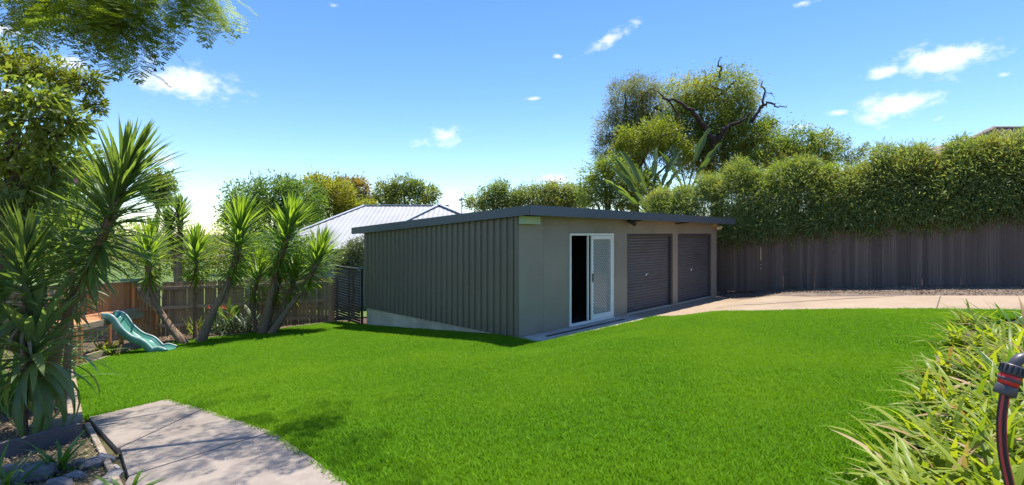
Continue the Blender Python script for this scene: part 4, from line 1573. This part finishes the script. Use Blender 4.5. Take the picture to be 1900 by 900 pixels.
for (x, y, w, dy) in ((1290, 222, .50, 0), (1262, 256, .46, .3), (1240, 270, .46, -.2), (1318, 250, .46, .3), (1300, 285, .4, -.3), (1255, 310, .42, -.4)):
    paddle(st2, bs - Vector((0, 0, .3)), P3(x, y, 23.5 + dy), w * .68, stem=.50)

# ------------------------------------------------------------------ yuccas along the weathered fence
YG = 'yuccas along the weathered fence'


def yb(px, py):
    h = hit(px, py)
    return h


def ystem(px_pts, Y0, dY=0):
    """pixel polyline base->tip at distances Y0..Y0+dY; the base is dropped to the ground"""
    n = len(px_pts)
    pts = [P3(x, y, Y0 + dY * i / max(1, n - 1)) for i, (x, y) in enumerate(px_pts)]
    pts[0].z = gz(pts[0].x, pts[0].y)
    return pts


yucca('yucca with a bowed trunk leaning over the slide', [(ystem([(342, 632), (312, 600), (288, 560), (276, 515), (277, 452)], 12.9), .085, .95, 150, .78, .05)], group=YG)
yucca('short straight yucca with a bright head behind the bird of paradise plant', [(ystem([(364, 625), (361, 575), (362, 520), (365, 458)], 13.9), .06, .85, 130, .74, .048)], group=YG)
yucca('tall thick yucca leaning away from the slide', [(ystem([(372, 628), (396, 578), (420, 532), (440, 470), (450, 408)], 13.1, .3), .10, 1.45, 230, .82, .052)], group=YG)
yucca('many-trunked yucca cluster beside the slatted screen',
      [(ystem([(487, 610), (500, 560), (514, 500), (530, 450), (542, 408)], 14.0), .10, 1.45, 230, .80, .052),
       (ystem([(504, 611), (530, 580), (556, 545), (580, 505), (596, 466)], 13.9, .2), .085, 1.0, 150, .78, .05),
       (ystem([(497, 611), (520, 580), (538, 545), (552, 500)], 14.2, .2), .075, .8, 110, .7, .048),
       (ystem([(478, 606), (470, 580), (472, 540), (484, 500)], 14.4), .07, .8, 110, .7, .048),
       (ystem([(492, 606), (505, 580), (512, 550), (520, 510)], 14.5), .06, .7, 80, .65, .046)], group=YG)
yucca('round dark yucca head standing behind the weathered fence', [(ystem([(330, 600), (332, 500), (334, 440), (334, 392)], 16.6), .1, 1.0, 170, .62, .05),
                                                                     (ystem([(330, 600), (326, 500), (318, 450), (312, 415)], 16.7), .08, .7, 110, .6, .05)], mat='yucca_near', group=YG)


# dark strappy bird-of-paradise plants and a flower or two
def clump(name, label, at_, n, ll, lw, mat, cat='plant', a0=.1, a1=1.25, bend=(.4, 1.4), group=None, single=True, spread=.06, key=None, wl=.08, dry=0):
    t = root(name, at_, label, cat, group)
    for i, (d, s_) in enumerate(rosette_dirs((rng.normal() * .06, rng.normal() * .06, 1), n, a0, a1, .14)):
        if d.z < .05:
            d.z = .05
        bb = Vector(at_) + Vector((rng.normal() * spread, rng.normal() * spread, -.02))
        bd = rng.uniform(*bend)
        bd = round(bd * 4) / 4
        l_ = ll * rng.uniform(.65, 1.15)
        mm = mat
        if dry and rng.random() < dry:
            mm = 'strap_dry'
        leaf_obj(t, mm + (key or ''), M[mm], bb, d, l_, lw / l_ / wl * rng.uniform(.8, 1.15), bd, wl=wl, roll=rng.normal() * .2)
    return t


PADDLE = ([0, .45, .55, .7, .88, 1], [.10, .10, .55, 1, .7, .04])
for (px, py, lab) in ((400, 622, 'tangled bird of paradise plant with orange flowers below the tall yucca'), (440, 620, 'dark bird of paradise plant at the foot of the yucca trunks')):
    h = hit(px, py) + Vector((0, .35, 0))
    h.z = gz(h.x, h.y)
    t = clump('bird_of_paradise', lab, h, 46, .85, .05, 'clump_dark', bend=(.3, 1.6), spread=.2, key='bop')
    for k in range(7):
        d = Vector((rng.normal() * .45, rng.normal() * .3, 1))
        leaf_obj(t, 'stre_p', M['stre'], h + Vector((rng.normal() * .15, rng.normal() * .1, 0)), d, rng.uniform(.8, 1.2), 1.0, .25, prof=PADDLE, wl=.12)
    for k in range(2):
        q = h + Vector((rng.uniform(-.5, .4), rng.uniform(-.3, 0), rng.uniform(.45, .85)))
        MB().tube([h, (h + q) / 2 + Vector((0, 0, .12)), q], [.012, .01, .008], 6).build('flower_stem', M['clump_dark'], t, True)
        fm = MB()
        for a in (-.5, 0, .5):
            fm.poly([q, q + Vector((.05 + .03 * a, -.02, .05 + a * .05)), q + Vector((.13, 0, .10 + a * .14)), q + Vector((.04, .02, .07 + a * .06))])
        fm.build('flower', M['flower_red'], t)
h = hit(352, 622) + Vector((0, .25, 0))
clump('lily_plant', 'small bright green strappy plant beside the bowed yucca trunk', (h.x, h.y, gz(h.x, h.y)), 22, .55, .04, 'strap', a1=.8, bend=(.1, .6))

# ------------------------------------------------------------------ near left bed
yb_ = P3(70, 770, 6.2)
yucca('big near yucca with leaning bare trunk and huge spiky head', [(ystem([(78, 780), (108, 640), (142, 545), (178, 470), (212, 385), (236, 318)], 6.3, -.2), .062, 1.35, 250, .70, .046)], True, 'yucca_near')
yucca('dark yucca behind the dracaena at the edge of the bed', [(ystem([(40, 770), (46, 640), (46, 540), (48, 470)], 5.7), .032, .75, 130, .62, .046)], True, 'yucca_near')
yucca('shadowy yucca head under the shrub beside the big near yucca', [(ystem([(120, 745), (128, 620), (132, 520), (140, 420)], 7.4), .05, 1.1, 170, .72, .05)], True, 'yucca_near')

DR = ([0, .15, .45, .8, 1], [.40, .75, 1, .65, .03])
dr_b = hit(46, 806)
dra = root('dracaena', dr_b, 'broad-leaved dracaena with drooping leaves in front of the bed edging', 'dracaena')
tip = P3(62, 632, dr_b.y)
st_ = smooth_pts([dr_b - Vector((0, 0, .05)), dr_b.lerp(tip, .4) + Vector((-.03, 0, 0)), tip], 6)
MB().tube(st_, np.linspace(.032, .02, len(st_)), 9).build('trunk', M['bark'], dra, True)
for i, (d, s_) in enumerate(rosette_dirs((.06, 0, 1), 96, .12, 2.1, .14)):
    bb = tip - Vector((0, 0, .42 * s_))
    bd = round((.2 + 2.1 * s_ * rng.uniform(.6, 1.2)) * 4) / 4
    leaf_obj(dra, 'dracaena', M['cordyline'], bb, d, rng.uniform(.65, .98), rng.uniform(.95, 1.3), bd, prof=DR, wl=.085, roll=rng.normal() * .25)
h = hit(-30, 800)
dra2 = root('dracaena', h, 'second dracaena half hidden at the end of the grey board', 'dracaena')
tip = P3(0, 560, h.y)
MB().tube(wob(h - Vector((0, 0, .05)), tip, 5, .02), np.linspace(.03, .02, 6), 8).build('trunk', M['bark'], dra2, True)
for i, (d, s_) in enumerate(rosette_dirs((.05, 0, 1), 60, .12, 2.1, .14)):
    bb = tip - Vector((0, 0, .5 * s_))
    bd = round((.15 + 1.4 * s_ * rng.uniform(.6, 1.2)) * 4) / 4
    leaf_obj(dra2, 'dracaena', M['cordyline'], bb, d, rng.uniform(.6, .9), rng.uniform(1.0, 1.3), bd, prof=DR, wl=.085, roll=rng.normal() * .25)

LG = 'lily plants among the rocks'
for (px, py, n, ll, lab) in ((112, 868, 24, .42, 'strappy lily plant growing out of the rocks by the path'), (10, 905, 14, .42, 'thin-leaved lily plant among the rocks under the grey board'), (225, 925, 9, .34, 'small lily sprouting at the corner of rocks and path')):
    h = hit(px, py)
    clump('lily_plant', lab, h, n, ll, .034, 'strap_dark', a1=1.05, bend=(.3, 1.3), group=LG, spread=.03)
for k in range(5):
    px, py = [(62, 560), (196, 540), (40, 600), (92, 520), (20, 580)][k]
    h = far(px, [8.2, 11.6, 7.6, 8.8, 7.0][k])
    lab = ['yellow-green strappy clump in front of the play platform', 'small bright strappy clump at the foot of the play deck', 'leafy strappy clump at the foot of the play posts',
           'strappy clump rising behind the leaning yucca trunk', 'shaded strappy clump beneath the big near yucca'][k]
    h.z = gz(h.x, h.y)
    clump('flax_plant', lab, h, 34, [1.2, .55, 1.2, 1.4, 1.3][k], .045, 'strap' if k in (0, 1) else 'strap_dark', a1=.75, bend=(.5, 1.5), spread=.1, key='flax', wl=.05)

# broad-leaved shrub, bright shrub behind it
sh_b = Vector((-7.4, 6.4, gz(-7.4, 6.4)))
shrub = tree('broadleaf_shrub', 'tall broad-leaved shrub with a pink flower at the edge of the garden', sh_b,
             pxblobs([(20, 180, 50, 55), (70, 220, 50, 50), (25, 280, 62, 55), (95, 240, 40, 34), (60, 340, 70, 55), (10, 400, 60, 60), (130, 225, 38, 20), (90, 180, 40, 28), (100, 310, 52, 42)], 6.2, .8),
             4600, (.110, .048), 'camellia', None, .07, cr=.21, limbs=60, shell=.3, droop=.35, cat='shrub', per=22)
fm = MB()
q = P3(141, 336, 5.7)
for a in range(6):
    an = a * 1.047
    fm.poly([q, q + Vector((math.cos(an - .4) * .02, -.01, math.sin(an - .4) * .02)), q + Vector((math.cos(an) * .04, -.004, math.sin(an) * .04)), q + Vector((math.cos(an + .4) * .02, -.01, math.sin(an + .4) * .02))])
fm.build('flower', M['flower'], shrub)
tree('backlit_shrub', 'bright yellow-green feathery shrub glowing behind the dark yuccas', Vector((-8.9, 9.6, gz(-8.9, 9.6))),
     pxblobs([(60, 380, 70, 70), (130, 300, 50, 60), (90, 440, 80, 60), (160, 420, 50, 60), (10, 330, 60, 80)], 9.3, .7), 12000, (.12, .035), 'backlit', None, .07, cr=.17, shell=.3, cat='shrub')
tree('lime_shoot_tree', 'slender tree with lime-green young shoots over the shrub', Vector((-7.3, 7.0, gz(-7.3, 7.0))),
     pxblobs([(160, 155, 26, 24), (175, 195, 20, 14), (120, 150, 30, 20), (60, 130, 50, 26), (15, 110, 40, 30)], 6.6, .8), 4200, (.075, .024), 'lime_leaf', None, .05, cr=.2, limbs=40, shell=.2, per=24)


# jacaranda: feathery compound leaves, trunk outside the view
def frond_arrays(base, d, ln, npin, nleaf, droop):
    """one bipinnate leaf: pairs of pinnae along a stalk, each set with small leaflets"""
    d = d.normalized()
    sd = d.cross(Vector((0, 0, 1)))
    sd = sd.normalized() if sd.length > .05 else Vector((1, 0, 0))
    nr = sd.cross(d)
    V = []
    for i in range(npin):
        u = (i + 1) / npin
        c = base + d * ln * u - Vector((0, 0, droop * ln * u * u))
        pl_ = ln * .34 * math.sin(math.pi * (.18 + .75 * u))
        for sg in (-1, 1):
            pd = (sd * sg + d * .55 + Vector(rng.normal(size=3)) * .08 - Vector((0, 0, .15))).normalized()
            ps = pd.cross(nr).normalized()
            for j in range(nleaf):
                q = c + pd * pl_ * (j + 1) / nleaf
                w = ln * .05
                for s2 in (-1, 1):
                    a = q + (ps * s2 * .8 + pd * .6).normalized() * ln * .075
                    m_ = (q + a) * .5
                    o_ = pd * w * .42
                    V += [q, m_ + o_, a, m_ - o_]
    return V


jac_b = Vector((-7.6, 3.6, gz(-7.6, 3.6)))
jac = root('jacaranda_tree', jac_b, 'jacaranda with feathery foliage hanging over the garden from beyond the photo edge', 'tree')
fork = Vector((-6.9, 4.2, 4.0))
MB().tube(smooth_pts([jac_b - Vector((0, 0, .2)), Vector((-7.5, 3.8, 1.6)), fork], 5), np.linspace(.24, .15, 11), 10).build('trunk', M['bark'], jac, True)
jb = MB()
FR = []
limb_ends = []
# limbs reaching over the view (photo x, y, distance) and above it (world)
for pts in ([P3(-60, -25, 5.4), P3(40, -30, 5.4), P3(110, -28, 5.4), P3(180, -12, 5.3), P3(240, 25, 5.2)], [P3(110, -28, 5.4), P3(165, 8, 5.2), P3(218, 52, 5.1)],
            [P3(150, -60, 5.6), P3(250, -50, 5.5), P3(325, -32, 5.4), P3(372, -10, 5.3)]):
    pp = smooth_pts([fork] + pts, 4)
    jb.tube(pp, np.linspace(.06, .006, len(pp)), 6)
    limb_ends.append(pp)
for pts in ([(-5.0, 5.2, 5.6), (-3.4, 6.0, 6.1), (-1.8, 6.3, 6.3), (-.85, 6.1, 6.2)], [(-5.2, 5.8, 6.0), (-4.2, 7.0, 6.4), (-3.0, 7.8, 6.6)], [(-5.2, 4.2, 5.6), (-3.6, 4.6, 6.0), (-2.0, 4.9, 6.0)],
            [(-5.4, 3.4, 5.6), (-3.8, 3.2, 6.0), (-2.4, 3.2, 6.0)]):
    pp = smooth_pts([fork] + [Vector(p) for p in pts], 4)
    jb.tube(pp, np.linspace(.09, .01, len(pp)), 6)
    limb_ends.append(pp)
jb.build('limbs', M['bark_dark'], jac, True)
for li, pp in enumerate(limb_ends):
    vis = li < 3
    start = 6 if vis else 5
    for k in range(start, len(pp)):
        for _ in range(13 if vis else (13 if li == 3 and k > len(pp) - 7 else 6)):
            q = pp[k] + Vector(rng.normal(size=3)) * (.13 if vis else .36)
            if vis:
                d = Vector((rng.normal() * .8 + .15, rng.normal() * .6, rng.normal() * .3 - .35))
                FR += frond_arrays(q, d, rng.uniform(.28, .46), 8, 6, .35)
            else:
                d = Vector((rng.normal(), rng.normal(), rng.normal() * .4))
                FR += frond_arrays(q, d, rng.uniform(.4, .6), 6, 4, .3)
FR = np.array([tuple(v) for v in FR], np.float32)
o = link_mesh('crown', np_mesh('crown', FR, np.arange(len(FR)).reshape(-1, 4), M['jaca']), jac)
o['kind'] = 'stuff'
MB().tube([P3(288, 126, 5.1), P3(288, 132, 5.1)], [.004, .018], 8).build('seed_pod', M['bark_dark'], jac, True)

# ------------------------------------------------------------------ right bed: strap-leaved plants
RG = 'strap-leaved plants in the bed beside the lawn'
spots = [(1840, 612, .55, 0), (1885, 622, .6, 0), (1800, 640, .5, 1), (1860, 668, .6, 0), (1925, 655, .6, 0), (1790, 700, .5, 2), (1850, 735, .55, 0), (1930, 720, .6, 0), (1770, 770, .5, 2), (1835, 805, .55, 0),
         (1910, 800, .55, 2), (1760, 850, .48, 2), (1825, 890, .5, 2), (1900, 895, .5, 2), (1740, 925, .46, 2), (1810, 980, .5, 2), (1890, 990, .5, 2), (1960, 860, .5, 2), (1985, 760, .55, 0), (1720, 1010, .46, 2), (1775, 592, .42, 2), (1752, 632, .42, 2), (1736, 690, .42, 2), (1718, 750, .42, 2), (1702, 812, .42, 2), (1684, 880, .42, 2),
         (1830, 645, .5, 2), (1890, 690, .55, 2), (1810, 700, .5, 2), (1880, 760, .55, 2), (1800, 845, .5, 2), (1860, 850, .5, 2), (1870, 940, .5, 2), (1680, 950, .42, 2)]
for i, (px, py, ll, typ) in enumerate(spots):
    h = hit(px + 25, py + 12)
    mat = 'strap' if typ == 2 else ('strap_dark' if typ == 0 and i % 2 == 0 else 'strap')
    clump('strap_leaf_plant', 'yellow-green strap-leaved plant in the bed beside the lawn' if mat == 'strap' else 'dark green strap-leaved plant in the bed beside the lawn',
          h, 54, ll * 1.18, .039, mat, a0=.15, a1=1.3, bend=(.5, 2.0), group=RG, spread=.07, dry=.07)

# hose on its tap, close to the viewer
TX, TY = 1.16, .95
tapz = gz(TX, TY)
tap = root('garden_tap', (TX, TY, tapz), 'garden tap post with grey elbow pipe feeding the hose', 'tap')
boxobj('post', 'wood_play', tap, board_m((TX + .05, TY, tapz - .3), 0, .09, .09, 1.5 + .3))
MB().tube([(TX + .02, TY - .05, tapz + .1), (TX + .02, TY - .05, 1.80), (TX - .02, TY - .05, 1.862), (TX - .08, TY - .03, 1.872), (TX - .17, TY, 1.870)], .011, 8).build('riser_pipe', M['brass'], tap, True)
hz_ = lambda x, y: P3(x, y, TY)
ho = root('garden_hose', (.93, TY, gz(.93, TY)), 'black hose with red stripes hanging from a red and grey connector', 'hose')
path = smooth_pts([Vector((1.0, .80, gz(1.0, .8) + .02)), Vector((.88, .90, gz(.9, .9) + .15)), Vector((.91, .94, 1.2)), hz_(1886, 960), hz_(1872, 900), hz_(1860, 842), hz_(1857, 786), hz_(1861, 745), hz_(1865, 722)], 8)
MB().tube(path, .0068, 14).build('hose_pipe', M['hose'], ho, True)
for sx, sy in ((-.0050, -.0038), (.0052, -.0036)):
    MB().tube([p + Vector((sx, sy, 0)) for p in path], .0023, 6).build('stripe', M['hose_red'], ho, True)
c0 = hz_(1864, 730)
c1 = hz_(1881, 680)
ax_ = (c1 - c0).normalized()
Lc = (c1 - c0).length


def ring(t0, t1, r0, r1, nm, mat, n=18):
    return MB().tube([c0 + ax_ * Lc * t0, c0 + ax_ * Lc * (t0 + (t1 - t0) * .12), c0 + ax_ * Lc * (t1 - (t1 - t0) * .12), c0 + ax_ * Lc * t1], [r0 * .93, r0, r1, r1 * .93], n).build(nm, mat, ho, True)


cn = ring(-.06, .30, .0170, .0162, 'collar_nut', M['fit_grey'])
ring(.30, .68, .0155, .0168, 'connector_body', M['fit_red'])
ring(.45, .56, .0170, .0174, 'grip_band', M['fit_grey'])
ring(.68, 1.05, .0180, .0170, 'connector_cap', M['fit_grey'])
kn = MB()
uu = ax_.orthogonal().normalized()
ww = ax_.cross(uu)
for k in range(14):
    an = 2 * math.pi * k / 14
    rr = (uu * math.cos(an) + ww * math.sin(an)) * .0180
    kn.tube([c0 + ax_ * Lc * .74 + rr, c0 + ax_ * Lc * 1.0 + rr], .0016, 5)
kn.build('grip_ribs', M['black'], ho)
MB().tube(smooth_pts([c0 + ax_ * Lc * 1.0, hz_(1886, 671), hz_(1898, 664), hz_(1925, 664), Vector((TX - .17, TY, 1.870))], 4), .0095, 10).build('elbow', M['fit_grey'], ho, True)

# ------------------------------------------------------------------ leaf litter and mulch
def litter(name, quads_px, n, lab, size=.05, mat='litter'):
    a, b_, c, d = [np.array(tuple(q)) for q in quads_px]
    u, v = rng.random((n, 1)), rng.random((n, 1))
    p = (a * (1 - u) + b_ * u) * (1 - v) + (d * (1 - u) + c * u) * v
    p[:, 2] = g(p[:, 0], p[:, 1]) - .03 + rng.uniform(0, .025, n)
    dd = unit(np.concatenate([rng.normal(size=(n, 2)), rng.normal(size=(n, 1)) * .25], 1))
    o_ = foliage(name, p, dd, size, size * .45, M[mat], None)
    return tag(o_, lab, 'leaf litter', kind='stuff')


mul = [FA + fnor * .02, FB + fdir * 2 + fnor * .02, far_edge[-1], far_edge[0]]
mul_sheet = tag(sheet('mulch_bed', [(p.x, p.y) for p in ([FA + fdir * -.9 + fnor * .03, FB + fdir * 3.2 + fnor * .03] + [q + Vector((0, .03, 0)) for q in reversed(far_edge)])], -.018, M['mulch'], .6), kind='structure')
litter('leaf_litter', mul, 9000, 'dry leaf litter on the bed under the dark fence', .055)
litter('leaf_litter', [hit(20, 700), hit(138, 690), hit(148, 800), hit(-40, 830)], 2500, 'bark litter in the bed under the dracaena', .045)
litter('leaf_litter', [hit(-60, 850), hit(160, 800), hit(215, 890), hit(-60, 960)], 1600, 'brown leaf litter around the rocks', .03)
litter('leaf_litter', [bed_edge[2], bed_edge[5], Vector((-6.2, 16.3, 0)), Vector((-10.2, 14.4, 0))], 3500, 'leaf litter under the yuccas', .05)
litter('leaf_litter', [hit(150, 678), hit(300, 634), Vector((-10.5, 13.2, 0)), Vector((-10.9, 10.6, 0))], 2200, 'brown leaves scattered under the play platform', .06)

# ------------------------------------------------------------------ lawn grass: tufts instanced over the lawn sheet
def tuft(seed, nb=34, rad=.075):
    r_ = np.random.default_rng(seed)
    V, T = [], []
    for i in range(nb):
        a, rr = r_.uniform(0, 6.283), rad * math.sqrt(r_.random())
        bx, by = rr * math.cos(a), rr * math.sin(a)
        h = r_.uniform(.018, .052)
        az = r_.uniform(0, 6.283)
        ln_ = r_.uniform(.25, 1.1) * h
        w = r_.uniform(.0022, .0042)
        sx, sy = -math.sin(az) * w, math.cos(az) * w
        mx_, my_ = bx + math.cos(az) * ln_ * .35, by + math.sin(az) * ln_ * .35
        tx, ty = bx + math.cos(az) * ln_, by + math.sin(az) * ln_
        k = len(V)
        V += [(bx - sx, by - sy, 0), (bx + sx, by + sy, 0), (mx_ + sx * .8, my_ + sy * .8, h * .65), (mx_ - sx * .8, my_ - sy * .8, h * .65), (tx, ty, h)]
        T.append(((k, k + 1, k + 2, k + 3), (k + 3, k + 2, k + 4)))
    me = np_mesh('grass_tuft', V, [t[0] for t in T], M['grass'], False, [t[1] for t in T])
    return me


tuft_col = bpy.data.collections.new('grass_tufts')
for i in range(5):
    tuft_col.objects.link(bpy.data.objects.new('grass_tuft', tuft(100 + i)))
grass = bpy.data.objects.new('lawn_grass', lawn.data.copy())
COL.objects.link(grass)
tag(grass, 'short bright green grass of the lawn', 'grass', kind='stuff')
ng = bpy.data.node_groups.new('grass_scatter', 'GeometryNodeTree')
ng.interface.new_socket('Geometry', in_out='INPUT', socket_type='NodeSocketGeometry')
ng.interface.new_socket('Geometry', in_out='OUTPUT', socket_type='NodeSocketGeometry')
gi, go = ng.nodes.new('NodeGroupInput'), ng.nodes.new('NodeGroupOutput')
dist = ng.nodes.new('GeometryNodeDistributePointsOnFaces')
dist.inputs['Density'].default_value = 850
iop = ng.nodes.new('GeometryNodeInstanceOnPoints')
ci = ng.nodes.new('GeometryNodeCollectionInfo')
ci.inputs['Collection'].default_value = tuft_col
ci.inputs['Separate Children'].default_value = True
ci.inputs['Reset Children'].default_value = True
iop.inputs['Pick Instance'].default_value = True
rv = ng.nodes.new('FunctionNodeRandomValue')
rv.data_type = 'FLOAT_VECTOR'
rv.inputs[0].default_value = (-.08, -.08, 0)
rv.inputs[1].default_value = (.08, .08, 6.283)
rs = ng.nodes.new('FunctionNodeRandomValue')
rs.data_type = 'FLOAT'
rs.inputs[2].default_value = .75
rs.inputs[3].default_value = 1.3
lk_ = ng.links
lk_.new(gi.outputs[0], dist.inputs['Mesh'])
lk_.new(dist.outputs['Points'], iop.inputs['Points'])
lk_.new(ci.outputs[0], iop.inputs['Instance'])
lk_.new(rv.outputs[0], iop.inputs['Rotation'])
lk_.new(rs.outputs[1], iop.inputs['Scale'])
lk_.new(iop.outputs[0], go.inputs[0])
gm_ = grass.modifiers.new('scatter', 'NODES')
gm_.node_group = ng
